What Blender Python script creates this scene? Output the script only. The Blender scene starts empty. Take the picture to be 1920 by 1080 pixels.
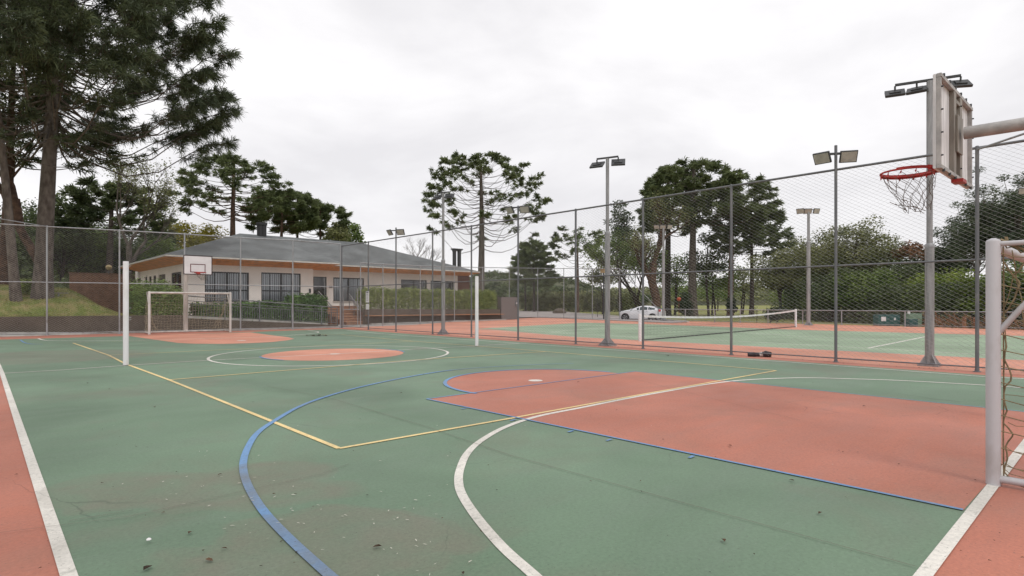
import bpy, math, random
import numpy as np
from mathutils import Vector, Matrix, noise as mnoise
sc = bpy.context.scene
COL = sc.collection
R = math.radians
K = 1.15                       # every length below is multiplied by this at the end
# ------------------------------------------------------------------ camera
F, HZ, CX, CY, CH, YAW = 1093.0, 567.5, -6.86, -14.169, 1.308, 0.744
cam = bpy.data.cameras.new('camera'); camo = bpy.data.objects.new('camera', cam); COL.objects.link(camo)
camo.location = (CX*K, CY*K, CH*K); camo.rotation_euler = (R(90), 0, -YAW)
cam.sensor_width = 36; cam.lens = F/1920*36; cam.shift_y = (HZ-540)/1920
cam.clip_start = 0.05; cam.clip_end = 3000
sc.camera = camo
# ------------------------------------------------------------------ world, sun, exposure
sc.view_settings.view_transform = 'Standard'; sc.view_settings.look = 'None'
sc.view_settings.exposure = 0.32; sc.view_settings.gamma = 1
SUN_EL, SUN_AZ = R(52), R(195)
w = bpy.data.worlds.new('World'); sc.world = w; w.use_nodes = True
nt = w.node_tree; nt.nodes.clear()
def N(nt, t, **k):
    n = nt.nodes.new(t)
    for a, b in k.items(): setattr(n, a, b)
    return n
out = N(nt, 'ShaderNodeOutputWorld'); bg = N(nt, 'ShaderNodeBackground'); bg.inputs[1].default_value = 0.1
sky = N(nt, 'ShaderNodeTexSky', sky_type='NISHITA', sun_disc=False); sky.sun_elevation = SUN_EL; sky.sun_rotation = SUN_AZ
tc = N(nt, 'ShaderNodeTexCoord'); mp = N(nt, 'ShaderNodeMapping'); mp.inputs['Scale'].default_value = (1.0, 1.0, 2.6)
mp.inputs['Location'].default_value = (0.35, 0.1, 0.4)
n1 = N(nt, 'ShaderNodeTexNoise'); n1.inputs['Scale'].default_value = 2.1; n1.inputs['Detail'].default_value = 7; n1.inputs['Roughness'].default_value = .52
n1.inputs['Distortion'].default_value = .25
cr = N(nt, 'ShaderNodeValToRGB')
cr.color_ramp.elements[0].position = .36; cr.color_ramp.elements[0].color = (.690, .678, .694, 1)
cr.color_ramp.elements[1].position = .62; cr.color_ramp.elements[1].color = (.90, .886, .892, 1)
sc10 = N(nt, 'ShaderNodeVectorMath', operation='SCALE'); sc10.inputs['Scale'].default_value = 10.0
mx = N(nt, 'ShaderNodeMix', data_type='RGBA'); mx.inputs[0].default_value = .96
L = nt.links.new
L(tc.outputs['Generated'], mp.inputs[0]); L(mp.outputs[0], n1.inputs['Vector']); L(n1.outputs['Fac'], cr.inputs[0])
L(cr.outputs[0], sc10.inputs[0]); L(sky.outputs[0], mx.inputs[6]); L(sc10.outputs[0], mx.inputs[7])
L(mx.outputs[2], bg.inputs[0]); L(bg.outputs[0], out.inputs[0])
sl = bpy.data.lights.new('sun', 'SUN'); sl.energy = 0.9; sl.angle = R(14); sl.color = (1, .965, .92)
so = bpy.data.objects.new('sun', sl); COL.objects.link(so)
so.rotation_euler = (R(90)-SUN_EL, 0, math.pi-SUN_AZ)
# ------------------------------------------------------------------ helpers: pixels of the survey photo to points
cs, sn = math.cos(YAW), math.sin(YAW)
def ray(u, v):
    X = (u-960)/F; Z = (HZ-v)/F
    return (sn+X*cs, cs-X*sn, Z)
def AT(u, v, d):
    r = ray(u, v); return Vector((CX+r[0]*d, CY+r[1]*d, CH+r[2]*d))
def G(u, v, z=0.0): return AT(u, v, (z-CH)/((HZ-v)/F))
def PY(u, v, Y): return AT(u, v, (Y-CY)/ray(u, v)[1])
def PX(u, v, X): return AT(u, v, (X-CX)/ray(u, v)[0])
def depth(p): return (p[0]-CX)*sn+(p[1]-CY)*cs
# ------------------------------------------------------------------ objects
def tag(o, label=None, cat=None, group=None, kind=None):
    if label: o['label'] = label
    if cat: o['category'] = cat
    if group: o['group'] = group
    if kind: o['kind'] = kind
    return o
def empty(name, loc, label=None, cat=None, group=None, rz=0):
    o = bpy.data.objects.new(name, None); COL.objects.link(o); o.location = loc; o.rotation_euler = (0, 0, rz)
    o.empty_display_size = .2
    return tag(o, label, cat, group)
def copy_tree(o, parent=None):
    c = o.copy(); COL.objects.link(c); c.parent = parent
    for ch in [x for x in COL.objects if x.parent == o]: copy_tree(ch, c)
    return c
class MB:
    def __init__(s): s.v = []; s.f = []; s.mi = []
    def add(s, vs, fs):
        b = len(s.v); s.v += [tuple(p) for p in vs]; s.f += [tuple(b+i for i in f) for f in fs]; return s
    def box(s, c, d, rz=0.0, M=None):
        hx, hy, hz = d[0]/2, d[1]/2, d[2]/2
        P = [Vector((x*hx, y*hy, z*hz)) for z in (-1, 1) for y in (-1, 1) for x in (-1, 1)]
        m = M if M is not None else Matrix.Rotation(rz, 3, 'Z')
        c = Vector(c)
        return s.add([c+m@p for p in P], [(0, 2, 3, 1), (4, 5, 7, 6), (0, 1, 5, 4), (2, 6, 7, 3), (0, 4, 6, 2), (1, 3, 7, 5)])
    def bar(s, a, b, wd, ht):            # box from a to b
        a, b = Vector(a), Vector(b); d = b-a; L_ = d.length
        x = d.normalized(); up = Vector((0, 0, 1)) if abs(x.z) < .95 else Vector((1, 0, 0))
        y = up.cross(x).normalized(); z = x.cross(y)
        M = Matrix((x, y, z)).transposed()
        return s.box((a+b)/2, (L_, wd, ht), M=M)
    def tube(s, pts, r, n=8, cap=True):
        pts = [Vector(p) for p in pts]; m = len(pts)
        rs = r if isinstance(r, (list, tuple)) else [r]*m
        vs = []; fs = []
        ref = Vector((0, 0, 1))
        t0 = (pts[1]-pts[0]).normalized()
        if abs(t0.dot(ref)) > .9: ref = Vector((1, 0, 0))
        for i, p in enumerate(pts):
            t = (pts[min(i+1, m-1)]-pts[max(i-1, 0)])
            t = t.normalized() if t.length > 1e-9 else t0
            a = t.cross(ref)
            if a.length < 1e-4: a = t.cross(Vector((.3, 1, .2)))
            a.normalize(); b = t.cross(a)
            for k in range(n):
                th = 2*math.pi*k/n
                vs.append(p+(a*math.cos(th)+b*math.sin(th))*rs[i])
        for i in range(m-1):
            for k in range(n):
                k2 = (k+1) % n
                fs.append((i*n+k, i*n+k2, (i+1)*n+k2, (i+1)*n+k))
        if cap: fs.append(tuple(range(n-1, -1, -1))); fs.append(tuple((m-1)*n+k for k in range(n)))
        return s.add(vs, fs)
    def lathe(s, c, prof, n=20):        # prof [(r,z)]
        c = Vector(c); vs = []; fs = []
        for r, z in prof:
            for k in range(n):
                th = 2*math.pi*k/n; vs.append(c+Vector((r*math.cos(th), r*math.sin(th), z)))
        for i in range(len(prof)-1):
            for k in range(n):
                k2 = (k+1) % n; fs.append((i*n+k, i*n+k2, (i+1)*n+k2, (i+1)*n+k))
        fs.append(tuple(range(n-1, -1, -1))); fs.append(tuple((len(prof)-1)*n+k for k in range(n)))
        return s.add(vs, fs)
    def poly(s, pts): return s.add(pts, [tuple(range(len(pts)))])
    def slab(s, pts, z0, z1):           # prism of a 2d outline
        n = len(pts)
        a = [(p[0], p[1], z0) for p in pts]; b = [(p[0], p[1], z1) for p in pts]
        return s.add(a+b, [tuple(range(n-1, -1, -1)), tuple(range(n, 2*n))]+[(i, (i+1) % n, n+(i+1) % n, n+i) for i in range(n)])
    def plate(s, pts, off):             # 3d outline with thickness vector
        n = len(pts); off = Vector(off); a = [Vector(p) for p in pts]; b = [p+off for p in a]
        return s.add(a+b, [tuple(range(n-1, -1, -1)), tuple(range(n, 2*n))]+[(i, (i+1) % n, n+(i+1) % n, n+i) for i in range(n)])
    def build(s, name, mat, parent=None, smooth=False, bevel=0):
        me = bpy.data.meshes.new(name)
        off = Vector((0, 0, 0)); q = parent
        while q is not None: off += q.location; q = q.parent
        if getattr(s, 'local', False): off = Vector((0, 0, 0))
        me.from_pydata([tuple(Vector(p)-off) for p in s.v], [], s.f); me.validate(); me.update()
        return link(me, name, mat, parent, smooth, bevel)
def link(me, name, mat, parent=None, smooth=False, bevel=0):
    me.materials.append(mat)
    o = bpy.data.objects.new(name, me); COL.objects.link(o); o.parent = parent
    if smooth:
        me.polygons.foreach_set('use_smooth', [True]*len(me.polygons))
        me.set_sharp_from_angle(angle=R(50))
    if bevel:
        b = o.modifiers.new('bevel', 'BEVEL'); b.width = bevel; b.segments = 2; b.limit_method = 'ANGLE'
    return o
def local(): m = MB(); m.local = True; return m
def np_mesh(name, V, Fq, mat, parent, n=4):
    """V (N,3) array in world space, Fq (M,n) index array"""
    me = bpy.data.meshes.new(name); off = Vector((0, 0, 0)); q = parent
    while q is not None: off += q.location; q = q.parent
    V = V-np.array(off)[None, :]
    me.vertices.add(len(V)); me.vertices.foreach_set('co', V.astype(np.float32).ravel())
    me.loops.add(Fq.size); me.loops.foreach_set('vertex_index', Fq.astype(np.int32).ravel())
    me.polygons.add(len(Fq)); me.polygons.foreach_set('loop_start', np.arange(0, Fq.size, n, dtype=np.int32))
    me.polygons.foreach_set('loop_total', np.full(len(Fq), n, dtype=np.int32))
    me.update(); me.validate()
    return link(me, name, mat, parent)
# ------------------------------------------------------------------ materials
def mat(name, col, rough=.6, metal=0, var=.12, scale=6, bump=0, bscale=40, col2=None, island=0, spec=.4, stretch=None, trans=0, thresh=(.35, .65), detail=5):
    m = bpy.data.materials.new(name); m.use_nodes = True; t = m.node_tree; b = t.nodes['Principled BSDF']
    b.inputs['Roughness'].default_value = rough; b.inputs['Metallic'].default_value = metal
    b.inputs['Specular IOR Level'].default_value = spec
    tc = N(t, 'ShaderNodeTexCoord'); mp = N(t, 'ShaderNodeMapping'); t.links.new(tc.outputs['Object'], mp.inputs[0])
    if stretch: mp.inputs['Scale'].default_value = stretch
    nz = N(t, 'ShaderNodeTexNoise'); nz.inputs['Scale'].default_value = scale; nz.inputs['Detail'].default_value = detail
    t.links.new(mp.outputs[0], nz.inputs['Vector'])
    r = N(t, 'ShaderNodeValToRGB'); c = list(col)+[1]
    c2 = list(col2)+[1] if col2 else [x*(1+var) for x in col]+[1]
    c1 = c if col2 else [x*(1-var) for x in col]+[1]
    r.color_ramp.elements[0].position = thresh[0]; r.color_ramp.elements[1].position = thresh[1]
    r.color_ramp.elements[0].color = c1; r.color_ramp.elements[1].color = c2
    t.links.new(nz.outputs['Fac'], r.inputs[0]); src = r.outputs[0]
    if island:
        ge = N(t, 'ShaderNodeNewGeometry'); mr = N(t, 'ShaderNodeMapRange'); mr.inputs[3].default_value = 1-island; mr.inputs[4].default_value = 1+island
        t.links.new(ge.outputs['Random Per Island'], mr.inputs[0])
        vm = N(t, 'ShaderNodeVectorMath', operation='SCALE'); t.links.new(src, vm.inputs[0]); t.links.new(mr.outputs[0], vm.inputs['Scale']); src = vm.outputs[0]
    t.links.new(src, b.inputs['Base Color'])
    if bump:
        bn = N(t, 'ShaderNodeTexNoise'); bn.inputs['Scale'].default_value = bscale; bn.inputs['Detail'].default_value = 4
        t.links.new(mp.outputs[0], bn.inputs['Vector'])
        bp = N(t, 'ShaderNodeBump'); bp.inputs['Strength'].default_value = bump; bp.inputs['Distance'].default_value = .02
        t.links.new(bn.outputs['Fac'], bp.inputs['Height']); t.links.new(bp.outputs[0], b.inputs['Normal'])
    if trans:
        tr = N(t, 'ShaderNodeBsdfTranslucent'); ms = N(t, 'ShaderNodeMixShader'); ms.inputs[0].default_value = trans
        t.links.new(src, tr.inputs[0]); t.links.new(b.outputs[0], ms.inputs[1]); t.links.new(tr.outputs[0], ms.inputs[2])
        t.links.new(ms.outputs[0], t.nodes['Material Output'].inputs[0])
    return m
STAINS = [(G(380, 915), 1.15, .5), (G(500, 888), .45, .4), (G(640, 1000), .75, .38), (G(520, 1060), .7, .4), (G(90, 668), 2.4, 2.2)]
def vm0(t, tc, k):
    n = N(t, 'ShaderNodeTexNoise'); n.inputs['Scale'].default_value = .9; n.inputs['Detail'].default_value = 5; k(tc.outputs['Object'], n.inputs['Vector'])
    v = N(t, 'ShaderNodeVectorMath', operation='MULTIPLY_ADD'); k(n.outputs['Color'], v.inputs[0]); v.inputs[1].default_value = (.7, .7, 0); k(tc.outputs['Object'], v.inputs[2]); return v.outputs[0]
def court_mat(name, col, dirt=.5, rough=.72, fade=None):
    """painted acrylic court floor: blotches, brushed streaks, fine grit, dried puddle stains"""
    m = bpy.data.materials.new(name); m.use_nodes = True; t = m.node_tree; b = t.nodes['Principled BSDF']
    b.inputs['Roughness'].default_value = rough; b.inputs['Specular IOR Level'].default_value = .5
    b.inputs['Sheen Weight'].default_value = .04; b.inputs['Sheen Roughness'].default_value = .45
    k = t.links.new
    tc = N(t, 'ShaderNodeTexCoord')
    def noise(scale, detail=4, st=None, dist=0, rg=.5):
        n = N(t, 'ShaderNodeTexNoise'); n.inputs['Scale'].default_value = scale; n.inputs['Detail'].default_value = detail
        n.inputs['Distortion'].default_value = dist; n.inputs['Roughness'].default_value = rg
        if st:
            mp = N(t, 'ShaderNodeMapping'); mp.inputs['Scale'].default_value = st; mp.inputs['Rotation'].default_value = (0, 0, .25)
            k(tc.outputs['Object'], mp.inputs[0]); k(mp.outputs[0], n.inputs['Vector'])
        else: k(tc.outputs['Object'], n.inputs['Vector'])
        return n.outputs['Fac']
    def rng(x, a, c, lo=0., hi=1.):
        r = N(t, 'ShaderNodeMapRange'); r.inputs[1].default_value = a; r.inputs[2].default_value = c; r.inputs[3].default_value = lo; r.inputs[4].default_value = hi
        k(x, r.inputs[0]); return r.outputs[0]
    def mth(op, a, c):
        n = N(t, 'ShaderNodeMath', operation=op)
        for i, x in enumerate((a, c)):
            if isinstance(x, (int, float)): n.inputs[i].default_value = x
            else: k(x, n.inputs[i])
        return n.outputs[0]
    def mixc(f, a, c):
        n = N(t, 'ShaderNodeMix', data_type='RGBA')
        if isinstance(f, float): n.inputs[0].default_value = f
        else: k(f, n.inputs[0])
        for i, x in ((6, a), (7, c)):
            if isinstance(x, tuple): n.inputs[i].default_value = (*x, 1)
            else: k(x, n.inputs[i])
        return n.outputs[2]
    c = tuple(col)
    light = tuple(min(1, x*1.16+.012) for x in c); dark = tuple(x*.82 for x in c)
    big = rng(noise(.35, 5, None, .6), .35, .68)
    s = mixc(big, light, dark)
    streak = rng(noise(1.3, 5, (.35, 2.2, 1), .4, .6), .42, .7, 0, .4)
    s = mixc(streak, s, tuple(x*.75+.05 for x in c))
    dcol = (.165, .150, .112)
    # broad grime
    g = rng(noise(.55, 7, None, .5, .62), .52, .78, 0, dirt)
    s = mixc(g, s, dcol)
    # dried puddles
    warp = N(t, 'ShaderNodeTexNoise'); warp.inputs['Scale'].default_value = 1.1; warp.inputs['Detail'].default_value = 2
    k(tc.outputs['Object'], warp.inputs['Vector'])
    vm = N(t, 'ShaderNodeVectorMath', operation='MULTIPLY_ADD'); k(warp.outputs['Color'], vm.inputs[0])
    vm.inputs[1].default_value = (.9, .9, 0); k(tc.outputs['Object'], vm.inputs[2])
    tot = None
    for p, rx, ry in STAINS:
        sb = N(t, 'ShaderNodeMapping', vector_type='TEXTURE'); sb.inputs['Location'].default_value = (p.x*K+.45, p.y*K+.45, 0)
        sb.inputs['Rotation'].default_value = (0, 0, -YAW); sb.inputs['Scale'].default_value = (rx*K, ry*K, 1)
        k(vm.outputs[0], sb.inputs[0])
        ln = N(t, 'ShaderNodeVectorMath', operation='LENGTH'); k(sb.outputs[0], ln.inputs[0])
        inside = rng(ln.outputs['Value'], .8, 1.0, .62, 0)
        ring = mth('MULTIPLY', rng(ln.outputs['Value'], .88, .95), rng(ln.outputs['Value'], .96, 1.02, .22, 0))
        v = mth('ADD', inside, ring)
        tot = v if tot is None else mth('MAXIMUM', tot, v)
    brk = rng(noise(3.5, 5, None, .3), .3, .65, .45, 1)
    s = mixc(mth('MULTIPLY', tot, mth('MULTIPLY', brk, min(1., dirt*1.7))), s, dcol)
    # grit
    fine = rng(noise(38, 4, None, 0, .7), .3, .7, .86, 1.14)
    fv = N(t, 'ShaderNodeVectorMath', operation='SCALE'); k(s, fv.inputs[0]); k(fine, fv.inputs['Scale']); s = fv.outputs[0]
    scuff = rng(noise(2.2, 6, (.5, 3.2, 1), 1.2, .7), .62, .74, 0, .38)
    s = mixc(scuff, s, tuple(min(1, x*.7+.12) for x in c))
    vr = N(t, 'ShaderNodeTexVoronoi', feature='DISTANCE_TO_EDGE'); vr.inputs['Scale'].default_value = .42; k(vm0(t, tc, k), vr.inputs['Vector'])
    crk = rng(vr.outputs['Distance'], .0, .0035, .5, 0); crk = mth('MULTIPLY', crk, rng(noise(.3, 3), .52, .58))
    s = mixc(crk, s, tuple(x*.35 for x in c))
    if 'paint' in name: s = mixc(rng(noise(11, 7, None, .3, .75), .56, .66, 0, .42), s, (.15, .17, .13))
    grit = rng(noise(60, 2), .66, .72, 0, .6)
    s = mixc(grit, s, (.08, .075, .06))
    pale = rng(noise(55, 2, (1, 1.7, 1)), .70, .78, 0, .3)
    s = mixc(pale, s, (.5, .5, .45))
    k(s, b.inputs['Base Color'])
    ro = rng(noise(.8, 4, None, .4), .3, .7, rough-.1, rough+.1); k(ro, b.inputs['Roughness'])
    bp = N(t, 'ShaderNodeBump'); bp.inputs['Strength'].default_value = .25; bp.inputs['Distance'].default_value = .004
    k(noise(140, 3), bp.inputs['Height']); k(bp.outputs[0], b.inputs['Normal'])
    return m
M = {}
M['green'] = court_mat('court_green', (.120, .192, .120), .6)
M['red'] = court_mat('court_red', (.41, .138, .085), .32)
M['tgreen'] = court_mat('tennis_green', (.225, .31, .195), .2)
M['tred'] = court_mat('tennis_red', (.56, .225, .14), .15)
M['wline'] = court_mat('white_paint', (.66, .63, .57), .5)
M['yline'] = court_mat('yellow_paint', (.74, .56, .25), .5)
M['bline'] = court_mat('blue_paint', (.12, .25, .45), .5)
M['joint'] = mat('joint', (.13, .105, .08), .9)
M['concrete'] = mat('concrete', (.36, .345, .32), .85, var=.2, scale=2.5, bump=.3)
M['brownwall'] = mat('brown_render', (.108, .086, .068), .9, var=.16, scale=1.5, bump=.35, bscale=60)
M['galv'] = mat('galvanised', (.34, .35, .365), .5, .4, col2=(.24, .225, .21), scale=7, thresh=(.5, .72), stretch=(1, 1, .4))
M['galvdark'] = mat('galvanised_weathered', (.15, .155, .165), .55, .3, col2=(.22, .215, .21), scale=7, thresh=(.5, .72), stretch=(1, 1, .4))
M['galvpole'] = mat('galvanised_pole', (.30, .30, .305), .5, .4, var=.2, scale=5, stretch=(3, 3, .4))
M['wire'] = mat('wire', (.38, .38, .375), .5, .1, var=.1)
M['whitepaint'] = mat('white_enamel', (.70, .69, .70), .5, col2=(.55, .53, .50), scale=5, stretch=(1, 1, .4), thresh=(.5, .75))
M['goalpaint'] = mat('goal_enamel', (.48, .47, .485), .5, col2=(.36, .34, .325), scale=5, stretch=(1, 1, .45), thresh=(.52, .75), bump=.08)
M['agedwhite'] = mat('aged_white', (.50, .47, .44), .6, var=.2, scale=4, stretch=(1, 1, .3))
M['board'] = mat('board_white', (.66, .645, .655), .5, var=.06, scale=3)
M['boardback'] = mat('board_back', (.66, .655, .66), .55, .0, var=.22, scale=4, stretch=(6, 1, .6), bump=.1)
M['dirtysteel'] = mat('dirty_steel', (.30, .295, .29), .6, .1, col2=(.44, .425, .41), scale=7, bump=.2)
M['beamsteel'] = mat('beam_steel', (.24, .215, .185), .6, .3, var=.25, scale=7, stretch=(1, 1, .3))
M['black'] = mat('dark_line', (.03, .015, .018), .6)
M['maroon'] = mat('maroon_line', (.10, .018, .025), .6)
M['rim'] = mat('rim_red', (.42, .035, .03), .5, var=.2, scale=12)
M['cord'] = mat('net_cord', (.22, .17, .10), .9, var=.25, scale=20)
M['netw'] = mat('hoop_cord', (.14, .12, .10), .9, var=.3, scale=14)
M['farcord'] = mat('far_net_cord', (.42, .37, .26), .9, var=.2, scale=14)
M['darkframe'] = mat('dark_frame', (.035, .038, .042), .4, var=.1)
M['glass'] = mat('window_glass', (.025, .03, .035), .06, 0, var=.2, spec=.8)
M['wall'] = mat('wall_cream', (.74, .68, .63), .85, var=.05, scale=1.2, bump=.15)
M['sill'] = mat('sill', (.42, .38, .34), .8)
M['step'] = mat('step_tile', (.46, .27, .17), .75, var=.18, scale=5)
M['riser_shade'] = mat('step_tile_shaded', (.27, .145, .09), .8, var=.15, scale=5)  # darker copy of the step tile, riser shade put into the colour
M['brick'] = mat('brick', (.15, .062, .04), .85, var=.3, scale=9)
M['rail'] = mat('dark_rail', (.15, .155, .16), .5, .1)
M['chimney'] = mat('chimney', (.03, .03, .032), .6)
M['floodcase'] = mat('flood_case', (.05, .052, .055), .5)
M['floodglass'] = mat('flood_glass', (.42, .42, .38), .2, var=.15, scale=6)
M['bark'] = mat('bark', (0.071, 0.057, 0.048), .95, col2=(0.155, 0.132, 0.113), scale=5, bump=1.0, bscale=14, stretch=(1, 1, .45))
M['barkdark'] = mat('bark_dark', (.04, .03, .026), .95, col2=(.085, .068, .058), scale=5, bump=.8, bscale=14)
M['barkred'] = mat('bark_red', (.055, .035, .028), .95, col2=(.14, .085, .06), scale=4, bump=.8, bscale=12)
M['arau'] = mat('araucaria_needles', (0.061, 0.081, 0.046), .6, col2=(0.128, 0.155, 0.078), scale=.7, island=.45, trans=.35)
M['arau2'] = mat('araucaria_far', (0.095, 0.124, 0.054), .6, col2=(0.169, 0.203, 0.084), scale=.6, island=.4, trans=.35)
M['leafdark'] = mat('leaf_dark', (0.057, 0.081, 0.038), .6, col2=(0.115, 0.142, 0.057), scale=.5, island=.5, trans=.35)
M['leafmid'] = mat('leaf_mid', (.090, .145, .038), .6, col2=(.170, .220, .060), scale=.45, island=.5, trans=.35)
M['leafolive'] = mat('leaf_olive', (0.133, 0.154, 0.067), .6, col2=(0.231, 0.238, 0.105), scale=.5, island=.5, trans=.35)
M['cypressleaf'] = mat('cypress_leaf', (.016, .032, .013), .6, col2=(.038, .062, .022), scale=1, island=.5, trans=.1)
M['leaffresh'] = mat('leaf_fresh', (.11, .17, .03), .6, col2=(.22, .27, .055), scale=.6, island=.5, trans=.35)
M['leafyellow'] = mat('leaf_yellow', (.19, .19, .02), .6, col2=(.36, .30, .03), scale=.5, island=.4, trans=.3)
M['leafpine'] = mat('leaf_pine', (0.058, 0.083, 0.049), .6, col2=(0.111, 0.140, 0.073), scale=.6, island=.5, trans=.35)
M['hedge'] = mat('hedge_leaf', (0.158, 0.209, 0.055), .6, col2=(0.307, 0.362, 0.115), scale=2, island=.5, trans=.3)
M['bush'] = mat('bush_leaf', (0.128, 0.206, 0.054), .55, col2=(0.254, 0.341, 0.098), scale=1.5, island=.5, trans=.3)
M['shrub'] = mat('shrub_leaf', (0.062, 0.124, 0.039), .5, col2=(0.131, 0.227, 0.062), scale=1.5, island=.5, trans=.2)
M['brownleaf'] = mat('brown_leaf', (.16, .075, .035), .8, col2=(.25, .13, .065), scale=1.5, island=.4)
M['twig'] = mat('twig', (.11, .085, .07), .95)
M['grass'] = mat('lawn', (0.158, 0.188, 0.042), .95, col2=(0.270, 0.247, 0.078), scale=1.1, bump=.6, bscale=25)
M['moundgrass'] = mat('mound_grass', (0.173, 0.203, 0.053), .95, col2=(0.323, 0.262, 0.128), scale=1.7, bump=.8, bscale=22, thresh=(.42, .66))
M['blade'] = mat('grass_blade', (0.180, 0.225, 0.053), .8, col2=(0.330, 0.285, 0.120), scale=1.7, island=.4, trans=.2)
M['hill'] = mat('hill_wood', (.08, .09, .06), .95, col2=(.15, .15, .085), scale=.12, bump=1, bscale=1.2)
M['road'] = mat('road', (.34, .30, .285), .9, var=.1, scale=1.0)
M['kerb'] = mat('kerb_stone', (.55, .52, .47), .9)
M['teal'] = mat('teal_box', (.02, .085, .08), .5)
M['pgreen'] = mat('pale_green_box', (.16, .24, .17), .6)
M['paper'] = mat('sign_white', (.72, .70, .70), .6, var=.03)
M['ink'] = mat('sign_ink', (.12, .12, .14), .7)
M['carpaint'] = mat('car_white', (.72, .73, .76), .22, var=.02, spec=.6)
M['carglass'] = mat('car_glass', (.03, .045, .05), .08, spec=.8)
M['tyre'] = mat('tyre', (.02, .02, .02), .85)
M['alloy'] = mat('alloy', (.32, .32, .34), .35, .7)
M['carred'] = mat('tail_light', (.5, .02, .015), .3)
M['lightglass'] = mat('head_light', (.5, .52, .55), .15)
M['tarp'] = mat('dark_tarp', (.022, .02, .022), .7, col2=(.06, .05, .055), scale=20, bump=.5)
M['navy'] = mat('navy_cover', (.015, .02, .045), .6)
M['orange'] = mat('orange_red', (.35, .07, .03), .7)
M['wood'] = mat('bench_wood', (.34, .17, .09), .7, var=.2, scale=6)
M['boxlamp'] = mat('lamp_box', (.33, .25, .13), .7)
M['curtain'] = mat('curtain_cloth', (.78, .77, .77), .9, var=.12, scale=3, stretch=(9, 9, .2))
M['greypillar'] = mat('grey_pillar', (.17, .155, .15), .85)
M['deadleaf'] = mat('dead_leaf', (.028, .02, .014), .9, col2=(.09, .05, .025), scale=3, island=.5)
M['flake'] = mat('pale_flake', (.55, .53, .46), .8)
def slat_mat(name, col, per, axis):       # boarded soffit
    m = mat(name, col, .55, var=.18, scale=3); t = m.node_tree; b = t.nodes['Principled BSDF']
    tc = N(t, 'ShaderNodeTexCoord'); wv = N(t, 'ShaderNodeTexWave'); wv.bands_direction = axis; wv.inputs['Scale'].default_value = per
    wv.wave_profile = 'SAW'
    t.links.new(tc.outputs['Object'], wv.inputs['Vector'])
    r = N(t, 'ShaderNodeMapRange'); r.inputs[1].default_value = 0; r.inputs[2].default_value = .14; r.inputs[3].default_value = .35; t.links.new(wv.outputs['Fac'], r.inputs[0])
    src = b.inputs['Base Color'].links[0].from_socket
    v = N(t, 'ShaderNodeVectorMath', operation='SCALE'); t.links.new(src, v.inputs[0]); t.links.new(r.outputs[0], v.inputs['Scale']); t.links.new(v.outputs[0], b.inputs['Base Color'])
    return m
M['soffit'] = slat_mat('soffit_boards', (.80, .30, .075), 1.6, 'Y')
M['soffitx'] = slat_mat('soffit_boards_side', (.80, .30, .075), 1.6, 'X')
M['slatwall'] = slat_mat('brown_cladding', (.165, .085, .052), 1.4, 'Z')
def roof_mat():
    m = mat('roof_shingle', (.165, .175, .176), .9, var=.22, scale=.7, bump=.4, bscale=30); t = m.node_tree; b = t.nodes['Principled BSDF']
    tc = N(t, 'ShaderNodeTexCoord'); br = N(t, 'ShaderNodeTexBrick'); br.inputs['Scale'].default_value = 2.2; br.inputs['Row Height'].default_value = .16
    br.inputs['Brick Width'].default_value = .5; br.inputs['Mortar Size'].default_value = .012; br.inputs['Color1'].default_value = (1, 1, 1, 1); br.inputs['Color2'].default_value = (.78, .78, .78, 1); br.inputs['Mortar'].default_value = (.6, .6, .6, 1)
    t.links.new(tc.outputs['Object'], br.inputs['Vector'])
    src = b.inputs['Base Color'].links[0].from_socket
    v = N(t, 'ShaderNodeVectorMath', operation='MULTIPLY'); t.links.new(src, v.inputs[0]); t.links.new(br.outputs[0], v.inputs[1]); t.links.new(v.outputs[0], b.inputs['Base Color'])
    return m
M['roof'] = roof_mat()
# ================================================================== GROUND
GZ = -.12
def height(x, y):
    """level of the surrounding land"""
    p = (x, y); d = depth(p)
    return GZ + max(0, d-60)*.004
NX = 70
vs = []; fs = []
def axis(lo, hi, c, n, p=2.2):
    a = []
    for i in range(n+1):
        t = i/n*2-1; s = abs(t)**p*(1 if t > 0 else -1)
        a.append(c+(hi-c)*s if t > 0 else c+(c-lo)*s)
    return a
ax = axis(-900, 1500, 10, 80); ay = axis(-900, 1500, 10, 80)
gm = MB(); gm.v = [(x, y, height(x, y)) for y in ay for x in ax]; nn = len(ax)
gm.f = [(j*nn+i, j*nn+i+1, (j+1)*nn+i+1, (j+1)*nn+i) for j in range(len(ay)-1) for i in range(nn-1)]
tag(gm.build('ground', M['grass'], smooth=True), 'green and straw coloured lawn running off behind the tennis court', kind='structure')
FR = [(641, 615), (689, 618.5), (743, 622), (806, 627), (880, 632), (969, 638), (1077, 645.5), (1206, 654), (1371, 665.5), (1570, 678.5), (1833, 697)]
slab = [(-12, -20), (30.6, -20), (30.2, -10), (31, -5), (31.1, -2), (30.6, 2), (30.1, 10), (29.5, 21.6), (28.6, 21.7), (21.4, 19.9), (16.8, 17.6), (12.4, 15.2), (7.2, 14.25), (4.4, 14.3), (-.1, 14.9), (-4.8, 15.75), (-12, 16.6)]
m = MB().slab(slab, -.14, 0); tag(m.build('court_slab', M['red']), 'red painted apron of the sports court', kind='structure')
def sheet(name, pts, z, material, label):
    m = MB().poly([(p[0], p[1], z) for p in pts]); return tag(m.build(name, material), label, kind='structure')
sheet('tennis_court_surround', [(7.06, -20), (30.5, -19.9), (30.1, -10), (30.9, -5), (31, -2), (30.5, 2), (30, 10), (29.4, 21.5), (28.6, 21.6), (21.4, 19.8), (16.8, 17.5), (12.4, 15.1), (7.2, 14.15)], .002, M['tred'], 'salmon red surround of the tennis court')
tN = [G(890, 617), G(921, 617.6), G(1080, 632), G(1500, 654), G(1850, 672), Vector((10.8, -16, 0))]
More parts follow.
